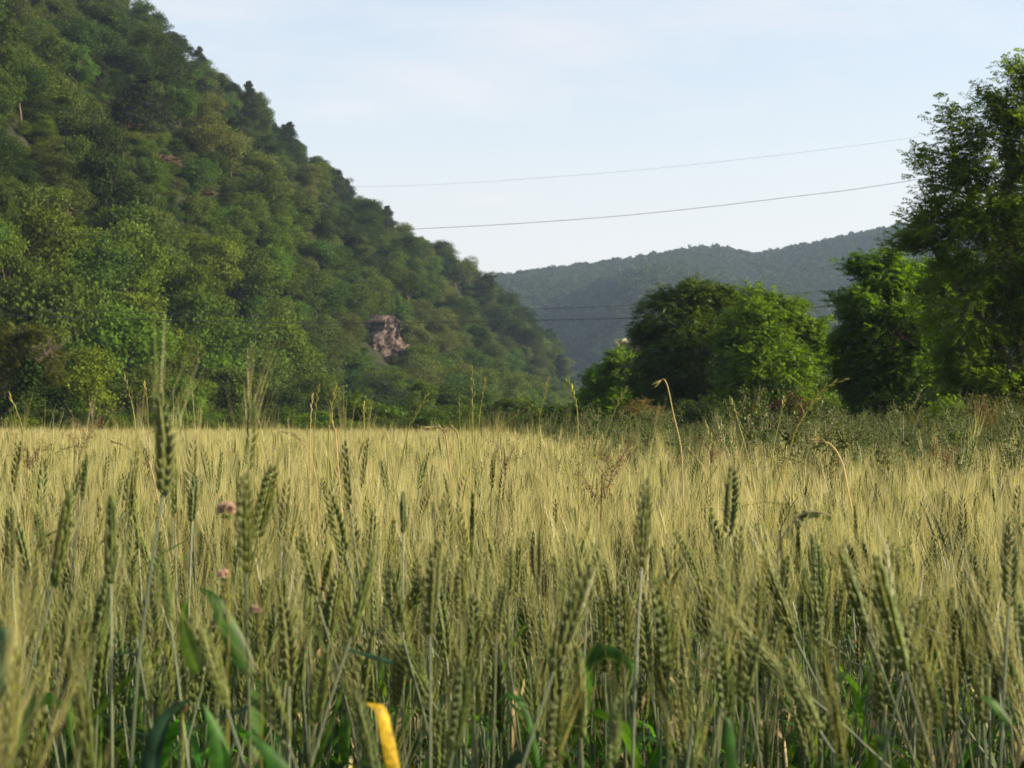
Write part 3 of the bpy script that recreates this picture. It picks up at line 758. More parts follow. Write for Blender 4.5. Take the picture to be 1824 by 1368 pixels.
# leafy weeds (goosefoot-like) at the field edge
def weed(seed, h=1.3):
    r = np.random.default_rng(seed); st, lf = MB(), MB()
    top = np.array([r.normal() * .06, r.normal() * .06, h])
    main = curve([(0, 0, 0), top * [.4, .4, .5], top], 8); st = tube(main, np.linspace(.006, .002, 8), 4, st)
    B = [main]
    for i in range(13):
        f = r.uniform(.35, .97); b = main[min(7, int(f * 7.99))]; a = r.uniform(0, 6.28); l = (1 - f) * .5 + .09
        e_ = b + np.array([math.cos(a) * l * .55, math.sin(a) * l * .55, l * .85])
        br = curve([b, (b + e_) / 2 + [0, 0, -.03], e_], 5); st = tube(br, np.linspace(.003, .001, 5), 3, st); B.append(br)
    for bi, br in enumerate(B):
        n = 110 if bi == 0 else 60
        f = r.uniform(.45 if bi == 0 else .25, 1, n)
        p = np.array([br[min(len(br) - 1, int(q * len(br)))] for q in f]) + r.normal(size=(n, 3)) * [.014, .014, .02]
        s = (.010 + .022 * (1 - f) ** 1.5) * r.uniform(.6, 1.3, n)
        lf.quads(rhombs(p, nrm(rdirs(r, n) + [0, 0, .2]), rdirs(r, n), s, s * .6), r.uniform(0, 1, n))
    return st, lf
weeds = []
for k in range(7):
    a, b = weed(70 + k); weeds.append((a.mesh('stem', MATS['weed_stem'], True), b.mesh('leaves', MATS['weed_leaf'])))
wall = []
for k in range(7):
    a, b = weed(70 + k); m = MB(); m.merge(a, mi=0); m.merge(b, mi=1); wall.append(m.mesh('weed', [MATS['weed_stem'], MATS['weed_leaf']]))
def wlab(px, Y, h):
    a = 'tall' if h > 1.12 else 'low' if h < .92 else 'medium'
    m = [(900, 'left of the curled grasses'), (1000, 'right of the curled grasses'), (1090, 'below the low dark tree'), (1200, 'by the white-tipped grass'), (1320, 'below the dense dark middle tree'),
         (1430, 'below the sunlit middle tree'), (1530, 'by the white drooping grass'), (1640, 'below the broad dark tree'), (1740, 'below the yellow-green sapling'), (3000, 'below the tallest tree')]
    for l_, s in m:
        if px < l_: break
    return '%s grey leafy weed %s, %s' % (a, 'at wheat edge' if Y < wheat_far(px) + 4 else 'farther back', s)
r = np.random.default_rng(71)
nW = 0; pts, ro, sc, ix = [], [], [], []
for i in range(1500):
    px = r.uniform(840, 1960); wf = wheat_far(px); Y = wf - 2.0 + 22 * r.random() ** 1.3
    if px < 1000 and r.random() < .4: continue
    X = (px - 912) / F * Y
    hs = r.uniform(.48, .74) if r.random() > .2 else r.uniform(.74, .93)
    hs *= 1 + max(0, Y - 14) * .006
    k = int(r.integers(0, 7)); rz = r.uniform(0, 6.28)
    if nW < 240 and -20 < px < 1850 and Y < wf + 9:
        e = empty('leafy_weed', (X, Y, -.02), wlab(px, Y, hs * 1.3), 'weed', 'leafy weeds along the edge of the wheat')
        e.scale = (hs, hs, hs); e.rotation_euler = (r.normal() * .06, r.normal() * .08, rz)
        obj('stem', weeds[k][0], e); obj('leaves', weeds[k][1], e); nW += 1
    else:
        pts.append((X, Y, -.02)); sc.append((hs * 1.1, hs * 1.1, hs)); ro.append((0, 0, rz)); ix.append(k)
scatter('weed_undergrowth', wall, pts, ro, sc, ix, 'grey-green weeds filling the belt between wheat and trees')

# ------------------------------------------------------------------ overhead wires
def wire(pts, Y, rad, label):
    c = [P(px, py, Y) for px, py in pts]
    o = obj('overhead_wire', tube(curve(c, 60), rad, 5).mesh('overhead_wire', MATS['metal_wire'], True))
    tag(o, label, 'wire', 'power lines crossing the valley')
wire([(-500, 335), (0, 334), (640, 333), (1000, 314), (1300, 286), (1680, 237), (2400, 120)], 104, .005, 'thin uppermost overhead wire crossing the sky to the tallest tree')
wire([(-500, 418), (130, 415), (500, 413), (780, 406), (1100, 385), (1400, 352), (1645, 318), (2400, 190)], 100, .013, 'second overhead wire from the top, darker across the sky')
wire([(-500, 520), (0, 548), (400, 560), (700, 560), (930, 551), (1150, 542), (1520, 514), (2400, 430)], 104, .014, 'thin third overhead wire passing in front of the far hill')
wire([(-500, 535), (0, 561), (400, 573), (700, 575), (930, 571), (1150, 565), (1480, 545), (2400, 470)], 100, .021, 'lowest and thickest overhead wire, in front of the far hill')

# ------------------------------------------------------------------ wheat
def floret(rings=((0, .35), (.3, 1), (.7, .75), (1, .06)), sides=4):
    V = []
    for z, r_ in rings:
        for s in range(sides):
            a = s * 2 * math.pi / sides; V.append((math.cos(a) * r_, math.sin(a) * r_ * .75, z))
    n = len(rings); Q = [[i * sides + s, i * sides + (s + 1) % sides, (i + 1) * sides + (s + 1) % sides, (i + 1) * sides + s] for i in range(n - 1) for s in range(sides)]
    return np.array(V), np.array(Q)
FV, FQ = floret()
FV2, FQ2 = floret(((0, .4), (.4, 1), (1, .08)), 3)
def ear(seed, L_=.088, nsp=20, nf=3, na=44, awnL=.062, aw=.0007, lo=False, spread=1.0, segs=2):
    r = np.random.default_rng(seed); body, awn = MB(), MB()
    fv, fq = (FV2, FQ2) if lo else (FV, FQ)
    bend = r.normal() * .010
    tips = []
    for i in range(nsp):
        f = (i + .5) / nsp; sd = 1 if i % 2 else -1; z = f * L_ * .93
        fat = .62 + .45 * math.sin(math.pi * min(1, f * .9 + .12))
        for k in range(nf):
            y = (k - (nf - 1) / 2) * .0031 * fat
            out = 0.0030 * fat * (1.25 if (nf > 1 and k == (nf - 1) // 2 and nf == 3) else 1)
            b = np.array([sd * out + bend * f * f, y * .7, z - .002])
            d = nrm(np.array([sd * .40 + r.normal() * .05, y * 55 + r.normal() * .05, 1.0]))
            if f > .95: d = nrm(np.array([sd * .1, y * 30, 1.0]))
            R = np.array(frame_z(d)); s = np.array([.0022, .0022, .0128]) * fat * r.uniform(.9, 1.12)
            if lo: s = s * [1.5, 1.5, 1.15]
            body.add((fv * s) @ R.T + b, fq, r.uniform(.25, .75))
            tips.append((b + d * s[2] * .95, d, f))
    ii = r.choice(len(tips), min(na, len(tips)), replace=False)
    for i in ii:
        p, d, f = tips[i]
        d = nrm(d * [.42 * spread, .42 * spread, 1] + r.normal(size=3) * [.06, .07, 0])
        l = awnL * r.uniform(.7, 1.15) * (.75 + .35 * f)
        t = np.linspace(0, 1, segs + 1)[:, None]
        pa = p + d * l * t + nrm([d[0], d[1], 0]) * (t ** 2) * l * .06
        a = r.uniform(0, 3.14); S = nrm(np.cross(d, [math.cos(a), math.sin(a), .1])); w = aw * np.array([1, .85, .4])[[0, 2] if segs == 1 else [0, 1, 2]][:, None]
        V = np.concatenate([pa - S * w / 2, pa + S * w / 2]); n = segs + 1
        awn.add(V, [[q, q + 1, n + q + 1, n + q] for q in range(segs)], r.uniform(0, 1))
    return body, awn

EARS = []
for k in range(10):
    b, a = ear(200 + k, nf=3, nsp=18 + k % 4, na=24, aw=.0005, awnL=.058 + .004 * (k % 3), spread=1.0 + .25 * (k % 3))
    EARS.append((b.mesh('ear', MATS['ear_green'], False), a.mesh('awns', MATS['awn_green'])))
def arch_leaf(r, L_=.2, w=.011, rise=.12, droop=.08, mb=None, mi=0, base=(0, 0, 0), az=0.0):
    out = L_ * .7; c, s = math.cos(az), math.sin(az); b = np.array(base)
    pts = [b, b + [c * out * .25, s * out * .25, rise * .7], b + [c * out * .65, s * out * .65, rise], b + [c * out, s * out, rise - droop]]
    return blade(curve(pts, 8), w, side=np.array([-s, c, 0]), mb=mb, tint=r.uniform(0, 1), mi=mi, twist=r.uniform(-.8, .8))
LEAVES = []
rl = np.random.default_rng(210)
for k in range(8):
    LEAVES.append(arch_leaf(rl, .17 + .012 * k, .012 + .0010 * k, rise=.07 + .015 * (k % 4), droop=[-.05, .02, .10, .14][k % 4]).mesh('leaf', MATS['wheat_leaf'], True))

def wheat_plant(E, d, scale, label, k, nleaf=1, rg=None, handleaves=(), ear_col=None):
    """E: ear base (world), d: ear direction, scale: ear length / .088"""
    d = nrm(d)
    hor = d[:2] * min(.35, .5 * E[2])
    root = np.array([E[0] - hor[0] * .9, E[1] - hor[1] * .9, 0.0])
    e = empty('wheat_plant', root, label, 'wheat', 'bearded wheat plants in the nearest rows')
    Eb = E - root
    path = curve([(0, 0, -.01), (0, 0, Eb[2] * .35), Eb - d * .22 - np.array([0, 0, 0.0]) if Eb[2] > .5 else Eb * .6, Eb], 9)
    obj('stem', tube(path, np.linspace(.0022, .0013, 9) * (0.6 + .4 * scale), 5).mesh('stem', MATS['wheat_stem'], True), e)
    M = Matrix.Translation(Vector(Eb)) @ frame_z(d, rg.uniform(0, 6.28)).to_4x4() @ Matrix.Diagonal((scale, scale, scale, 1))
    eo = obj('ear', EARS[k % 10][0], e, mat=M)
    obj('awns', EARS[k % 10][1], eo)
    for i in range(nleaf):
        z = Eb[2] * rg.uniform(.25, .78); lo = obj('leaf', LEAVES[int(rg.integers(0, 8))], e)
        q = path[np.argmin(abs(path[:, 2] - z))]; lo.location = q; lo.rotation_euler = (0, 0, rg.uniform(0, 6.28)); s = rg.uniform(.7, 1.1); lo.scale = (s, s, s)
    for (pts, Yl, wpx, mt, lb) in handleaves:
        Yl *= 1.2
        c = curve([P(a, b, Yl) - root for a, b in pts], 14)
        sh = blade(c, wpx * Yl / F, side=None, fold=.45, twist=.7, taper=.72 if 'yellow' in mt else .38)
        l_ = obj('leaf', sh.mesh('leaf', MATS[mt], True), e)
        if lb: l_['label'] = lb
    return e

HL = {  # hand placed blades, keyed by the ear they grow from
    34: [([(445, 1200), (425, 1150), (405, 1105), (380, 1060), (352, 1046)], 1.5, 40, 'wheat_leaf', 'broad folded green blade'),
         ([(350, 1200), (338, 1150), (330, 1100), (338, 1062)], 1.5, 30, 'wheat_leaf', 'upright green blade')],
    46: [([(712, 1460), (702, 1368), (690, 1300), (680, 1262), (652, 1252)], 1.25, 27, 'yellow_leaf', 'yellow withered blade')],
    15: [([(1050, 1260), (1046, 1200), (1062, 1163), (1098, 1168), (1128, 1195), (1118, 1250)], 1.45, 28, 'wheat_leaf', 'arched green blade')],
    38: [([(-40, 1280), (-6, 1215), (10, 1160), (14, 1122), (-10, 1120)], 1.25, 52, 'wheat_leaf_blue', 'dark blue-green blade')],
    35: [([(405, 1460), (398, 1368), (385, 1300), (362, 1252)], 1.3, 40, 'wheat_leaf', 'broad green blade'), ([(520, 1400), (485, 1345), (440, 1300)], 1.3, 34, 'wheat_leaf', None)],
    48: [([(262, 1420), (272, 1340), (300, 1275), (345, 1243)], 1.3, 34, 'wheat_leaf_blue', 'dark blade arching right'), ([(30, 1330), (50, 1270), (80, 1245), (120, 1270), (130, 1340)], 1.35, 26, 'wheat_leaf', 'arched green blade')],
    44: [([(1308, 1400), (1305, 1340), (1302, 1290), (1290, 1276)], 1.35, 22, 'wheat_leaf', 'short hanging blue-green blade')],
    17: [([(1492, 1235), (1478, 1205), (1470, 1180)], 1.7, 22, 'wheat_leaf', 'short bright green blade')],
    25: [([(150, 1290), (200, 1240), (250, 1190), (320, 1125)], 1.7, 14, 'wheat_leaf', None)],
    28: [([(700, 1180), (650, 1165), (600, 1150)], 1.7, 10, 'wheat_leaf_blue', None), ([(560, 1368), (590, 1290), (620, 1200)], 1.6, 10, 'wheat_leaf', None)],
    42: [([(1800, 1290), (1770, 1250), (1740, 1240)], 1.4, 20, 'wheat_leaf', None)],
    29: [([(960, 1368), (940, 1270), (905, 1235), (880, 1262)], 1.5, 14, 'wheat_leaf', None)],
}
HE = [  # tip px, py, base px, py, depth, label
 (1, 312, 700, 289, 885, 1.38, 'tallest dark blurred wheat ear rising above the field at left, long golden awns'),
 (2, 134, 872, 95, 1045, 1.5, 'green wheat ear leaning right, second large one from the left edge'),
 (3, 196, 878, 197, 1040, 1.5, 'upright dark wheat ear left of the tallest one, at its stem level'),
 (4, 156, 806, 146, 890, 2.3, 'thin distant wheat ear above the right-leaning ear at left'),
 (5, 433, 832, 437, 1020, 1.45, 'upright dark wheat ear just right of the pink clover head'),
 (6, 481, 818, 458, 962, 1.9, 'slim wheat ear leaning right of the upright ear by the clover'),
 (7, 345, 838, 342, 930, 2.6, 'small upright wheat ear between tallest ear and clover head'),
 (8, 586, 868, 614, 988, 1.9, 'wheat ear leaning left with bright lit tip, below the pale arching grass'),
 (9, 533, 946, 562, 1062, 1.8, 'wheat ear leaning left, left arm of a V of two ears'),
 (10, 592, 975, 573, 1055, 2.1, 'small wheat ear leaning right, right arm of a V of two ears'),
 (11, 718, 866, 718, 950, 2.5, 'thin straight wheat ear on a long straight stem left of centre'),
 (12, 766, 954, 766, 1130, 1.42, 'large blurred dark wheat ear with a white spot at its tip'),
 (13, 949, 940, 956, 1030, 2.3, 'small dark upright wheat ear near the picture centre'),
 (14, 1040, 1000, 986, 1196, 1.32, 'large blurred wheat ear leaning right, lower centre'),
 (15, 1149, 848, 1142, 1012, 1.6, 'tall dark wheat ear with a yellow grain, right of centre'),
 (16, 1313, 828, 1296, 955, 1.9, 'slender wheat ear leaning slightly right on long stem, below the tall awns'),
 (17, 1493, 968, 1543, 1125, 1.55, 'long dark wheat ear leaning left, left of the largest leaning ear'),
 (18, 1558, 980, 1612, 1196, 1.35, 'largest dark wheat ear leaning left on the right side'),
 (19, 1641, 1055, 1613, 1190, 1.5, 'dark wheat ear leaning right, crossing the largest leaning ear'),
 (20, 1804, 930, 1797, 1080, 1.55, 'dark upright wheat ear near the right frame edge'),
 (21, 1191, 1028, 1190, 1195, 1.5, 'upright wheat ear right of the tall yellow-grained ear'),
 (22, 1296, 1000, 1290, 1125, 1.7, 'upright brownish wheat ear below the slender leaning ear'),
 (23, 1385, 1165, 1458, 1300, 1.45, 'brightly sunlit wheat ear tilted far left with glowing white grains'),
 (24, 515, 1058, 515, 1222, 1.55, 'upright wheat ear below the V of two ears'),
 (25, 292, 1003, 303, 1105, 1.6, 'dark knobby wheat ear beside the stem of the tallest ear'),
 (26, 228, 1036, 242, 1135, 1.7, 'small shaded wheat ear with a pale grain at its foot'),
 (27, 668, 975, 625, 1135, 1.45, 'pale grey-green blurred wheat ear leaning right with whitish grains'),
 (28, 686, 1005, 718, 1140, 1.75, 'wheat ear leaning left just right of the pale blurred ear'),
 (29, 905, 970, 905, 1062, 2.1, 'small straight wheat ear left of the picture centre'),
 (30, 820, 990, 820, 1102, 1.85, 'straight wheat ear right of the large white-spotted ear'),
 (31, 886, 1038, 884, 1132, 1.95, 'dark upright wheat ear beneath the small centre ears'),
 (32, 1051, 948, 1045, 1082, 2.1, 'thin wheat ear behind the large right-leaning centre ear'),
 (33, 1444, 948, 1446, 1022, 2.7, 'small distant wheat ear left of the long left-leaning pair'),
 (34, 362, 1105, 404, 1265, 1.32, 'pale blurred wheat ear leaning left in front of the broad green blades'),
 (35, 468, 1185, 512, 1325, 1.27, 'blurred wheat ear leaning left at the bottom, right of the green blades'),
 (36, 838, 1175, 808, 1335, 1.27, 'blurred wheat ear leaning right at the bottom, right of the yellow blade'),
 (37, 138, 1180, 160, 1380, 1.22, 'very close blurred wheat ear at the lower left'),
 (38, 56, 985, 44, 1132, 1.5, 'wheat ear with pale tip near the left frame edge'),
 (39, 14, 898, 20, 1012, 1.9, 'pale green wheat ear cut by the left frame edge'),
 (40, 68, 905, 76, 990, 2.3, 'small dark wheat ear behind the right-leaning ear at far left'),
 (41, 1332, 1115, 1322, 1255, 1.5, 'upright dark wheat ear left of the brightly sunlit tilted ear'),
 (42, 1648, 1150, 1668, 1295, 1.4, 'wheat ear with yellow grains below the crossing ears at right'),
 (43, 1745, 1150, 1752, 1290, 1.45, 'wheat ear left of the stem of the right edge ear'),
 (44, 1250, 1158, 1234, 1292, 1.4, 'wheat ear leaning right above the short hanging blade'),
 (45, 992, 1228, 984, 1385, 1.25, 'blurred wheat ear at the bottom centre beneath the leaning centre ear'),
 (46, 636, 1225, 668, 1385, 1.22, 'pale blurred wheat ear touching the yellow withered blade'),
 (47, 572, 1150, 560, 1295, 1.4, 'wheat ear left of the yellow blade, upright'),
 (48, 287, 1178, 264, 1318, 1.4, 'wheat ear leaning right at lower left between the dark blades'),
 (49, 1480, 1230, 1500, 1368, 1.3, 'wheat ear in shade right of the brightly sunlit tilted ear'),
 (50, 1100, 1230, 1090, 1368, 1.35, 'wheat ear at the bottom below the arched green blade'),
]
rg = np.random.default_rng(77)
hand_px = []
for (idn, tx, ty, bx, by, Y, lab) in HE:
    if Y < 1.95: Y *= 1.2
    Bp = P(bx, by, Y); Tp = P(tx, ty, Y * (1 + rg.uniform(-.015, .015)))
    Ln = np.linalg.norm(Tp - Bp)
    wheat_plant(Bp, Tp - Bp, Ln / .088, lab, idn, nleaf=int(rg.integers(0, 3)), rg=rg, handleaves=HL.get(idn, ()))
    hand_px.append((tx, (ty + by) / 2))

LM = [(70, 'at the left frame edge'), (170, 'below the right-leaning ear at left'), (260, 'below the upright ear left of the tallest'), (330, 'around the stem of the tallest ear'),
      (430, 'among the broad green blades at lower left'), (520, 'below the pink clover heads'), (620, 'below the V of two ears'), (720, 'around the yellow withered blade'), (820, 'below the white-spotted large ear'),
      (930, 'left of the large leaning centre ear'), (1050, 'around the large leaning centre ear'), (1160, 'around the arched green blade'), (1270, 'right of the arched green blade'), (1370, 'left of the brightly sunlit tilted ear'),
      (1480, 'around the brightly sunlit tilted ear'), (1580, 'below the long left-leaning pair'), (1680, 'around the crossing pair at right'), (1760, 'between crossing pair and right edge ear'), (9999, 'at the right frame edge')]
near_pts = []
cell = .070
cands = []
for X in np.arange(-1.0, 1.0, cell):
    for Y in np.arange(1.16, 9.5, cell):
        x, y = X + rg.uniform(-.028, .028), Y + rg.uniform(-.028, .028)
        cands.append((x, y))
cands.sort(key=lambda c: c[1])
cnt = 0
LIM = 300 - len(HE)
used_near = []
for (x, y) in cands:
    if cnt >= LIM: break
    px = 912 + F * x / y
    if abs(px - 912) > 912 + 60: continue
    if rg.random() > (.0 if y < 1.7 else .14 if y < 1.9 else .5 if y < 2.1 else .88): continue
    h = float(np.clip(rg.normal(.782, .045), .64, .87)) - (.04 if y < 1.5 else 0)
    d = nrm(np.array([rg.normal(-.02, .11), rg.normal(0, .09), 1.0]))
    if rg.random() < .05: d = nrm(np.array([rg.normal(-.1, .6), rg.normal(0, .3), 1.0]))
    E = np.array([x, y, h]); tp = proj(E + d * .09)
    lean = 'upright' if abs(d[0]) < .08 else 'left-leaning' if d[0] < -.3 else 'right-leaning' if d[0] > .3 else 'slightly left-tilted' if d[0] < 0 else 'slightly right-tilted'
    for l_, s in LM:
        if tp[0] < l_: break
    dist = 'close blurred' if y < 1.5 else 'short' if h < .76 else 'green'
    wheat_plant(E, d, rg.uniform(.85, 1.2), '%s %s wheat ear %s' % (dist, lean, s), int(rg.integers(0, 10)), nleaf=int(rg.integers(1, 4)) + (2 if px < 560 else 0), rg=rg)
    used_near.append((x, y)); cnt += 1
ylim = used_near[-1][1]
print('individual wheat to Y =', ylim, 'n', cnt)

# mass wheat: whole plants merged as sources
WM = [MATS['wheat_stem'], MATS['ear_green'], MATS['awn'], MATS['wheat_leaf'], MATS['straw']]
def whole(seed, lo=False, h=.80, n_leaf=4, aw=.0006, na=38):
    r = np.random.default_rng(seed); m = MB()
    d = nrm(np.array([r.normal() * .12, r.normal() * .12, 1.0]))
    if r.random() < .08: d = nrm(np.array([r.normal() * .5, r.normal() * .5, 1.0]))
    Eb = np.array([d[0] * .25, d[1] * .25, h * r.uniform(.93, 1.06)])
    path = curve([(0, 0, 0), (0, 0, Eb[2] * .4), Eb - d * .2, Eb], 4 if lo else 7)
    m = tube(path, np.linspace(.0022, .0013, len(path)) * (1.3 if lo else 1), 3 if lo else 4, m, r.uniform(0, 1), 0)
    b, a = ear(seed + 1, nf=1 if lo else 2, nsp=9 if lo else 16, na=na, lo=lo, aw=aw, segs=1 if lo else 2, spread=r.uniform(.45, 1.0), awnL=.072)
    if lo:
        b, a = ear(seed + 1, nf=2, nsp=9, na=na, lo=True, aw=aw, segs=1, spread=r.uniform(.5, .9), awnL=.068)
    R = np.array(frame_z(d, r.uniform(0, 6.28)))
    m.merge(b, Eb, R, 1, 1); m.merge(a, Eb, R, 1, 2)
    for i in range(n_leaf):
        z = Eb[2] * r.uniform(.2, .8)
        arch_leaf(r, r.uniform(.12, .22), r.uniform(.007, .012) * (1.2 if lo else 1), rise=r.uniform(.04, .13), droop=r.uniform(-.04, .14), mb=m, mi=3 if r.random() > .12 else 4, base=(path[1][0], path[1][1], z), az=r.uniform(0, 6.28))
    return m
near_src = [whole(400 + 3 * k).mesh('wheat', WM) for k in range(16)]
pts, ro, sc, ix = [], [], [], []
def addw(x, y, s):
    pts.append((x, y, 0)); ro.append((rg.normal() * .04, rg.normal(-.0, .05), rg.uniform(0, 6.28))); sc.append((1, 1, s)); ix.append(int(rg.integers(0, 16)))
for (x, y) in cands:
    px = 912 + F * x / y
    if (y <= ylim or y < 1.9) and abs(px - 912) <= 972: continue
    if abs(x) > .268 * y + .9 or y > 6: continue
    addw(x, y, float(np.clip(rg.normal(.975, .045), .82, 1.08)))
# wider cells outside the candidate square
for X in np.arange(-3.6, 3.6, .074):
    for Y in np.arange(1.16, 9.0, .074):
        if Y < 1.75 and abs(X) < .27 * Y + .05: continue
        if (abs(X) < 1.0 and Y < 6): continue
        if abs(X) > .268 * Y + .9: continue
        if Y > wheat_far(912 + F * X / Y): continue
        addw(X + rg.uniform(-.03, .03), Y + rg.uniform(-.03, .03), float(np.clip(rg.normal(.972, .042), .82, 1.07)))
print('mass wheat', len(pts))
for i in range(700):      # taller plants that stand out of the crop
    y = 2.6 + 32 * rng.random() ** 1.8; px = rng.uniform(-80, 1900)
    if px > 880 and (rng.random() < .72 or y < 4.5): continue
    if y < wheat_far(px): addw((px - 912) / F * y, y, float(rng.uniform(1.06, 1.19) if rng.random() > .07 else rng.uniform(1.19, 1.28)))
scatter('wheat_crop', near_src, pts, ro, sc, ix, 'dense mass of bearded green wheat filling the field')

far_src = []
for k in range(6):
    r = np.random.default_rng(600 + k); m = MB()
    pr = [whole(620 + 10 * k + j, lo=True, n_leaf=1, aw=.0016, na=24) for j in range(6)]
    for i in range(80):
        m_ = pr[int(r.integers(0, 6))]; a = r.uniform(0, 6.28); R = np.array([[math.cos(a), -math.sin(a), 0], [math.sin(a), math.cos(a), 0], [0, 0, 1]])
        V = np.concatenate(m_.v) @ R.T * [1, 1, np.clip(r.normal(1, .075), .8, 1.2)] + [r.uniform(-.42, .42), r.uniform(-.42, .42), 0]
        Qm = np.concatenate(m_.q) + m.n; m.v.append(V); m.q.append(Qm); m.n += len(V); m.t.append(np.concatenate(m_.t)); m.m.append(np.concatenate(m_.m))
    far_src.append(m.mesh('wheat_patch', WM))
pts, ro, sc, ix = [], [], [], []
Y = 8.8
while Y < 84:
    st = .62 if Y < 30 else .85
    for X in np.arange(-.30 * Y - 2, .30 * Y + 2, st):
        if Y > wheat_far(912 + F * X / Y) and not (Y < 9.5): continue
        x, y = X + rg.uniform(-.15, .15), Y + rg.uniform(-.15, .15)
        if y > wheat_far(912 + F * x / y) + rg.uniform(-1, 1): continue
        pts.append((x, y, 0)); ro.append((0, 0, rg.uniform(0, 6.28))); sc.append((1.05, 1.05, float(np.clip(rg.normal(1 + .03 * math.sin(x * .5) * math.sin(y * .31) - .07, .045), .82, 1.1)))); ix.append(int(rg.integers(0, 6)))
    Y += st
print('patches', len(pts))
scatter('wheat_crop_far', far_src, pts, ro, sc, ix, 'far part of the wheat field in golden-green light')

# ------------------------------------------------------------------ tall grass stalks above the wheat
def stalk(pts, Y, mat, label, spike=.5, size=1.0, dens=1.0, thick=.0011, seed=0, cat='grass stalk', to_ground=True, dY=0.0):
    r = np.random.default_rng(seed + int(pts[0][0]))
    c = [P(a, b, Y + dY * i) for i, (a, b) in enumerate(pts)]
    if to_ground:
        l_ = c[-1]; dd = (c[-1] - c[-2]); dd = dd / max(1e-6, abs(dd[2])) if dd[2] < -.02 else np.array([dd[0] * .3, 0, -1.0]) / 1.0
        foot = np.array([l_[0] + np.clip(dd[0], -.25, .25) * l_[2] * .6, l_[1], 0.0]); c += [(l_ + foot) / 2 + [0, 0, .1 * l_[2]], foot]
    path = curve(c, 40); root = path[-1].copy()
    e = empty('grass_stalk', root, label, cat, 'tall grass stalks above the wheat')
    path = path - root
    obj('stem', tube(path, np.linspace(thick * .6, thick * 1.3, 40) * size, 5).mesh('stem', MATS['grass_spike' if mat == 'grass_spike' else mat], True), e)
    # arc length of the drawn part
    nd = int(40 * (len(pts) - 1) / (len(c) - 1)); seg = path[:nd]; T = nrm(np.gradient(seg, axis=0))
    ln = np.linalg.norm(np.diff(seg, axis=0), axis=1).sum() * spike
    n = max(5, int(ln / (.0085 * size) * dens)); mb = MB()
    for i in range(n):
        f = (i / n) * spike * (nd - 1); j = min(nd - 2, int(f)); p = seg[j] + (seg[j + 1] - seg[j]) * (f - j); up = -T[j]
        S = nrm(np.cross(up, [0, 1, .1])) * (1 if i % 2 else -1); dirn = nrm(up + S * (.12 + .3 * min(1, i / 5)) + r.normal(size=3) * .06)
        R = np.array(frame_z(dirn)); fat = .6 + .5 * math.sin(math.pi * min(1, (i + 2) / n))
        mb.add((FV * np.array([.0019, .0015, .0135]) * size * fat) @ R.T + p, FQ, r.uniform(0, 1))
    obj('spike', mb.mesh('spike', MATS[mat]), e)
    return e
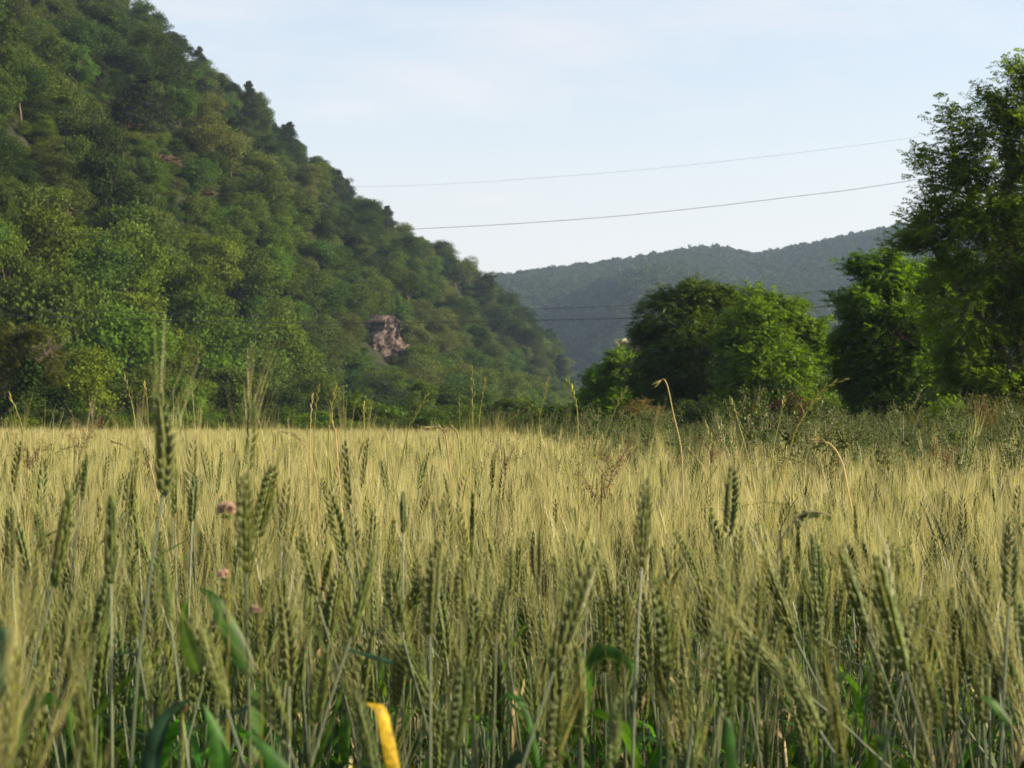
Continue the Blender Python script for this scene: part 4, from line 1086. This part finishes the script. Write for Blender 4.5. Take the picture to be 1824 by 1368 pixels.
S = [
 ([(1012, 684), (1020, 700), (1028, 730), (1030, 800), (1031, 870)], 4.0, 'grass_spike', 'golden grass stalk with spiky head standing left of the low dark tree', .55, 1.5),
 ([(1114, 695), (1100, 718), (1088, 750), (1070, 800), (1058, 850)], 4.2, 'grass_spike', 'green-gold grass stalk leaning right in front of the low dark tree', .6, 1.4),
 ([(1177, 678), (1183, 676), (1190, 692), (1200, 740), (1213, 800), (1217, 890)], 4.0, 'straw', 'grass stalk with a white curled tip in front of the dark middle tree', .08, 2.0),
 ([(1302, 712), (1310, 735), (1322, 775), (1334, 820), (1342, 860)], 4.2, 'grass_spike', 'thin pale grass stalk below the middle of the tree pair', .45, 1.2),
 ([(1396, 712), (1388, 750), (1378, 800), (1372, 880)], 4.2, 'grass_spike', 'thin upright grass stalk left of the thick leaning one', .5, 1.3),
 ([(1503, 677), (1470, 690), (1445, 722), (1418, 765), (1405, 810), (1385, 870)], 3.4, 'grass_spike', 'thick yellow-green grass spike leaning far right beside the bright shrub', .75, 1.7),
 ([(1258, 757), (1268, 785), (1284, 815), (1295, 865)], 4.0, 'grass_spike', 'grass spike leaning left below the dark middle tree, yellow tip', .7, 1.4),
 ([(1458, 786), (1470, 787), (1484, 796), (1498, 820), (1510, 870)], 4.0, 'straw', 'white feathery drooping grass head right of the thick leaning spike', .35, 2.2),
 ([(1230, 804), (1243, 818), (1256, 840), (1262, 880)], 4.5, 'straw', 'short pale bent stalk below the white-curled grass', .4, 1.2),
 ([(1425, 915), (1400, 900), (1370, 894), (1340, 898), (1312, 906), (1290, 940)], 3.0, 'grass_spike', 'thin green grass stalk arched flat across the wheat at right of centre', .5, 1.0),
 ([(1395, 815), (1425, 822), (1450, 838), (1470, 860)], 4.5, 'grass_spike', 'short arched grass head below the thick leaning spike', .7, 1.2),
 ([(1275, 835), (1262, 855), (1245, 880), (1238, 915)], 3.2, 'grass_spike', 'dark slanting grass stem with small spikelets below centre-right', .6, 1.2),
 ([(20, 711), (28, 728), (36, 750), (38, 760), (42, 800)], 4.5, 'grass_spike', 'pale crooked grass spike near the left frame edge', .7, 1.7),
 ([(223, 677), (231, 705), (238, 735), (243, 780)], 5.0, 'grass_spike', 'leaning grass spike left of the tallest wheat awns', .6, 1.3),
 ([(258, 688), (262, 715), (264, 760)], 5.5, 'grass_spike', 'thin straight grass spike next to the leaning one at left', .6, 1.2),
 ([(289, 697), (291, 720), (290, 770)], 5.5, 'grass_spike', 'thin straight grass spike close left of the tallest wheat awns', .6, 1.2),
 ([(205, 787), (228, 797), (243, 808), (258, 826), (275, 860)], 3.6, 'straw', 'straw-coloured forked grass head lying across the wheat at left', .5, 1.9),
 ([(152, 796), (130, 796), (108, 802), (88, 815), (70, 830), (60, 870)], 3.6, 'grass_spike', 'dark green grass stalk arched leftwards at far left', .6, 1.2),
 ([(275, 768), (255, 776), (230, 793), (218, 830)], 3.4, 'grass_spike', 'dark thin slanting stem crossing the straw-coloured grass head', .3, 1.1),
 ([(556, 710), (554, 735), (553, 770), (553, 800)], 4.2, 'straw', 'pale upright grass spike, left one of the trio left of the cliff', .6, 1.3),
 ([(567, 692), (563, 725), (560, 770), (560, 800)], 4.4, 'grass_spike', 'upright green grass spike, middle one of the trio left of the cliff', .6, 1.3),
 ([(595, 700), (590, 730), (586, 765), (585, 800)], 3.8, 'grass_spike', 'dark green grass spike, right one of the trio left of the cliff', .7, 1.8),
 ([(590, 733), (592, 752), (597, 770), (600, 800)], 4.0, 'straw', 'short white withered grass head beside the trio of spikes', .6, 1.7),
 ([(648, 727), (649, 750), (649, 790)], 5.0, 'grass_spike', 'short straight golden grass spike below the cliff', .7, 1.5),
 ([(502, 769), (522, 773), (540, 789), (553, 815), (562, 850), (566, 900)], 3.0, 'straw', 'long pale grass spike arching over the wheat left of centre', .75, 1.2),
 ([(758, 708), (745, 732), (735, 752), (722, 790)], 4.2, 'grass_spike', 'grass spike leaning right, right of the cliff foot', .6, 1.4),
 ([(840, 661), (841, 700), (842, 760), (842, 810)], 5.0, 'grass_spike', 'tall straight thin weed spike above the centre of the field', .8, 1.6),
 ([(818, 708), (819, 750), (820, 800)], 5.2, 'grass_spike', 'thin straight spike left of the tall centre one', .7, 1.0),
 ([(864, 678), (858, 715), (852, 770)], 5.2, 'grass_spike', 'thin spike right of the tall centre one, tilted right', .7, 1.1),
 ([(976, 678), (970, 705), (962, 740), (958, 780)], 3.0, 'grass_spike', 'blurred thin grass spike right of centre in front of the hill tip', .6, 1.0),
 ([(935, 728), (890, 762), (850, 805), (820, 850), (795, 895)], 3.0, 'grass_spike', 'long dark stem slanting down left across the wheat at the centre', .15, 1.0),
 ([(560, 860), (520, 890), (495, 915)], 3.2, 'grass_spike', 'thin stem slanting down left below the pale arching grass', .2, .9),
 ([(770, 762), (784, 762), (793, 775), (797, 800)], 6.0, 'straw', 'left one of two small pale curled grass heads at the field edge', .5, 2.0),
 ([(800, 764), (808, 763), (815, 773), (818, 800)], 6.0, 'straw', 'right one of two small pale curled grass heads at the field edge', .5, 2.0),
]
for i, s in enumerate(S):
    stalk(s[0], s[1], s[2], s[3], spike=s[4], size=s[5] * s[1] / 4.2 * .8, seed=i)

# awn-tipped tall wheat far and mid rows that stick out over the horizon (part of the crop rows)
# dock plants with reddish seed whorls
def dock(px_list, Y, label, seed):
    r = np.random.default_rng(seed)
    main = [P(a, b, Y) for a, b in px_list]; root = np.array([main[-1][0], Y, 0]); main.append(root)
    path = curve(main, 16) - root
    e = empty('dock_plant', root, label, 'weed')
    st = tube(path, np.linspace(.0005, .0012, 16), 4); sd = MB()
    br = [path[:8]]
    for i in range(14):
        b = path[int(r.integers(1, 8))]; sg = 1 if i % 2 else -1
        q = curve([b, b + [sg * .012, r.normal() * .01, .02], b + [sg * r.uniform(.015, .045), r.normal() * .03, r.uniform(.02, .07)]], 6)
        st = tube(q, .0004, 3, st); br.append(q)
    for b in br:
        n = 13
        p = b[r.integers(0, len(b), n)] + r.normal(size=(n, 3)) * .004
        sd.quads(rhombs(p, rdirs(r, n), rdirs(r, n), .004 * np.ones(n), .0035 * np.ones(n)), r.uniform(0, 1, n))
    obj('stem', st.mesh('stem', MATS['dry_seed']), e); tag(obj('seeds', sd.mesh('seeds', MATS['dry_seed']), e), kind='stuff')
dock([(1108, 815), (1095, 835), (1085, 860), (1078, 890), (1070, 930)], 3.2, 'reddish brown dock seed head in the wheat right of the centre', 81)
dock([(1060, 880), (1062, 900), (1064, 930)], 3.4, 'small brown dock seed head left of the larger reddish one', 82)
dock([(160, 770), (150, 790), (142, 820), (140, 860)], 3.8, 'brown dock seed head by the arched grass at far left', 83)
dock([(60, 815), (52, 835), (48, 870)], 3.8, 'small brown dock seed head at the far left below the crooked grass spike', 84)
dock([(905, 815), (900, 835), (898, 860)], 4.6, 'dark red dock seeds at the field centre', 85)
dock([(1270, 800), (1268, 825), (1266, 860)], 5.0, 'faint red dock seeds below the leaning left spike', 86)
dock([(1690, 810), (1688, 830), (1686, 860)], 5.5, 'faint reddish dock seeds at the right of the field', 87)

# twining weed with heart-shaped leaves
def vine(pxs, Y, label, seed):
    r = np.random.default_rng(seed); c = [P(a, b, Y) for a, b in pxs]; root = np.array([c[-1][0], Y, 0]); c.append(root)
    path = curve(c, 20) - root; e = empty('twining_weed', root, label, 'weed')
    obj('stem', tube(path, .0012, 4).mesh('stem', MATS['weed_stem'], True), e)
    for i in range(9):
        b = path[1 + i]; n = 1; d = nrm([r.normal(), r.normal() * .4, -.3]); m = MB()
        m.quads(rhombs(b[None], d[None], nrm([[r.normal() * .3, -1, .3]]), [.013], [.010])); obj('leaf', m.mesh('leaf', MATS['weed_leaf']), e)
vine([(1480, 920), (1455, 912), (1425, 918), (1405, 940), (1390, 970), (1395, 1010), (1385, 1040)], 2.4, 'grey-green twining weed climbing over the wheat right of centre', 91)

# globe flower heads
def clover(px, py, rpx, Y, stem_px, label, seed, mat='pink_floret'):
    r = np.random.default_rng(seed); c = P(px, py, Y); R = rpx * Y / F
    pts_ = [c] + [P(a, b, Y) for a, b in stem_px]; root = np.array([pts_[-1][0], Y, 0.0]); pts_.append(root)
    e = empty('globe_flower', root, label, 'flower', 'dusty pink globe flower heads in the wheat')
    obj('stem', tube(curve(pts_, 14) - root, .0007, 5).mesh('stem', MATS['grass_spike'], True), e)
    m = MB(); n = 110; d = rdirs(r, n); d[:, 2] = np.where(d[:, 2] < -.3, -d[:, 2], d[:, 2])
    for q in d:
        Rm = np.array(frame_z(q)); m.add((FV * np.array([.16, .16, .62]) * R) @ Rm.T + (c - root) + q * R * r.uniform(.3, .6), FQ, r.uniform(0, 1))
    obj('flower_head', m.mesh('flower_head', MATS[mat]), e)
    cal = MB()
    for i in range(8):
        a = i * .785; cal.quads(rhombs((c - root)[None] - [0, 0, R * .4], nrm([[math.cos(a), math.sin(a), -.5]]), nrm([[0, 0, 1.0]]), [R * .9], [R * .5]))
    obj('calyx', cal.mesh('calyx', MATS['wheat_leaf']), e)
clover(403, 910, 17, 1.75, [(409, 960), (411, 1010), (408, 1080)], 'largest dusty pink globe flower left of the upright dark ear', 95)
clover(398, 1025, 12, 1.8, [(402, 1060), (404, 1110)], 'smaller pink globe flower below the largest one', 96)
clover(455, 1088, 11, 1.7, [(458, 1130), (466, 1200)], 'pink globe flower beside the broad green blades', 97)
clover(322, 1262, 12, 1.6, [(324, 1300), (326, 1368)], 'brownish pink globe flower at the lower left between dark blades', 98, 'dry_seed')

# tall dried stalks on the bank
for i, (px, py, h, lab) in enumerate([(1715, 705, 1.0, 'dry brown stalk clump on the bank, left one'), (1738, 695, 1.2, 'dry brown stalk clump on the bank, tallest'), (1760, 712, .9, 'dry brown stalk clump on the bank, right one')]):
    r = np.random.default_rng(700 + i); X, Y = (px - 912) / F * 43, 43
    e = empty('dry_stalk_clump', (X, Y, 0.6), lab, 'dry weed', 'dried brown stalks on the right bank'); m = MB(); q = MB()
    for j in range(14):
        a = np.array([r.normal() * .12, r.normal() * .12, 0]); b = a + [r.normal() * .15, r.normal() * .15, h * r.uniform(.7, 1.1)]
        m = tube(curve([a, (a + b) / 2 + r.normal(size=3) * .02, b], 5), .008, 3, m)
        n = 16; p = a + (b - a) * r.uniform(.5, 1, (n, 1)) + r.normal(size=(n, 3)) * .03; q.quads(rhombs(p, rdirs(r, n), rdirs(r, n), .06 * np.ones(n), .04 * np.ones(n)), r.uniform(0, 1, n))
    obj('stalks', m.mesh('stalks', MATS['dry_seed']), e); obj('seeds', q.mesh('seeds', MATS['dry_bush']), e)

# labels that several alike things share: tell them apart by their order across the view
ORD = ['first', 'second', 'third', 'fourth', 'fifth', 'sixth', 'seventh', 'eighth', 'ninth', 'tenth', 'eleventh', 'twelfth', 'thirteenth', 'fourteenth', 'fifteenth',
       'sixteenth', 'seventeenth', 'eighteenth', 'nineteenth', 'twentieth']
by = {}
for o in COL.objects:
    if o.parent is None and o.get('label') and o.get('group'): by.setdefault(o['label'], []).append(o)
for lab, os_ in by.items():
    if len(os_) < 2 or len(os_) > 20: continue
    os_.sort(key=lambda o: proj(tuple(o.location))[0])
    for i, o in enumerate(os_):
        w = {2: ['left one', 'right one'], 3: ['left one', 'middle one', 'right one']}.get(len(os_), None)
        o['label'] = lab + ', ' + (w[i] if w else ORD[i] + ' from left')
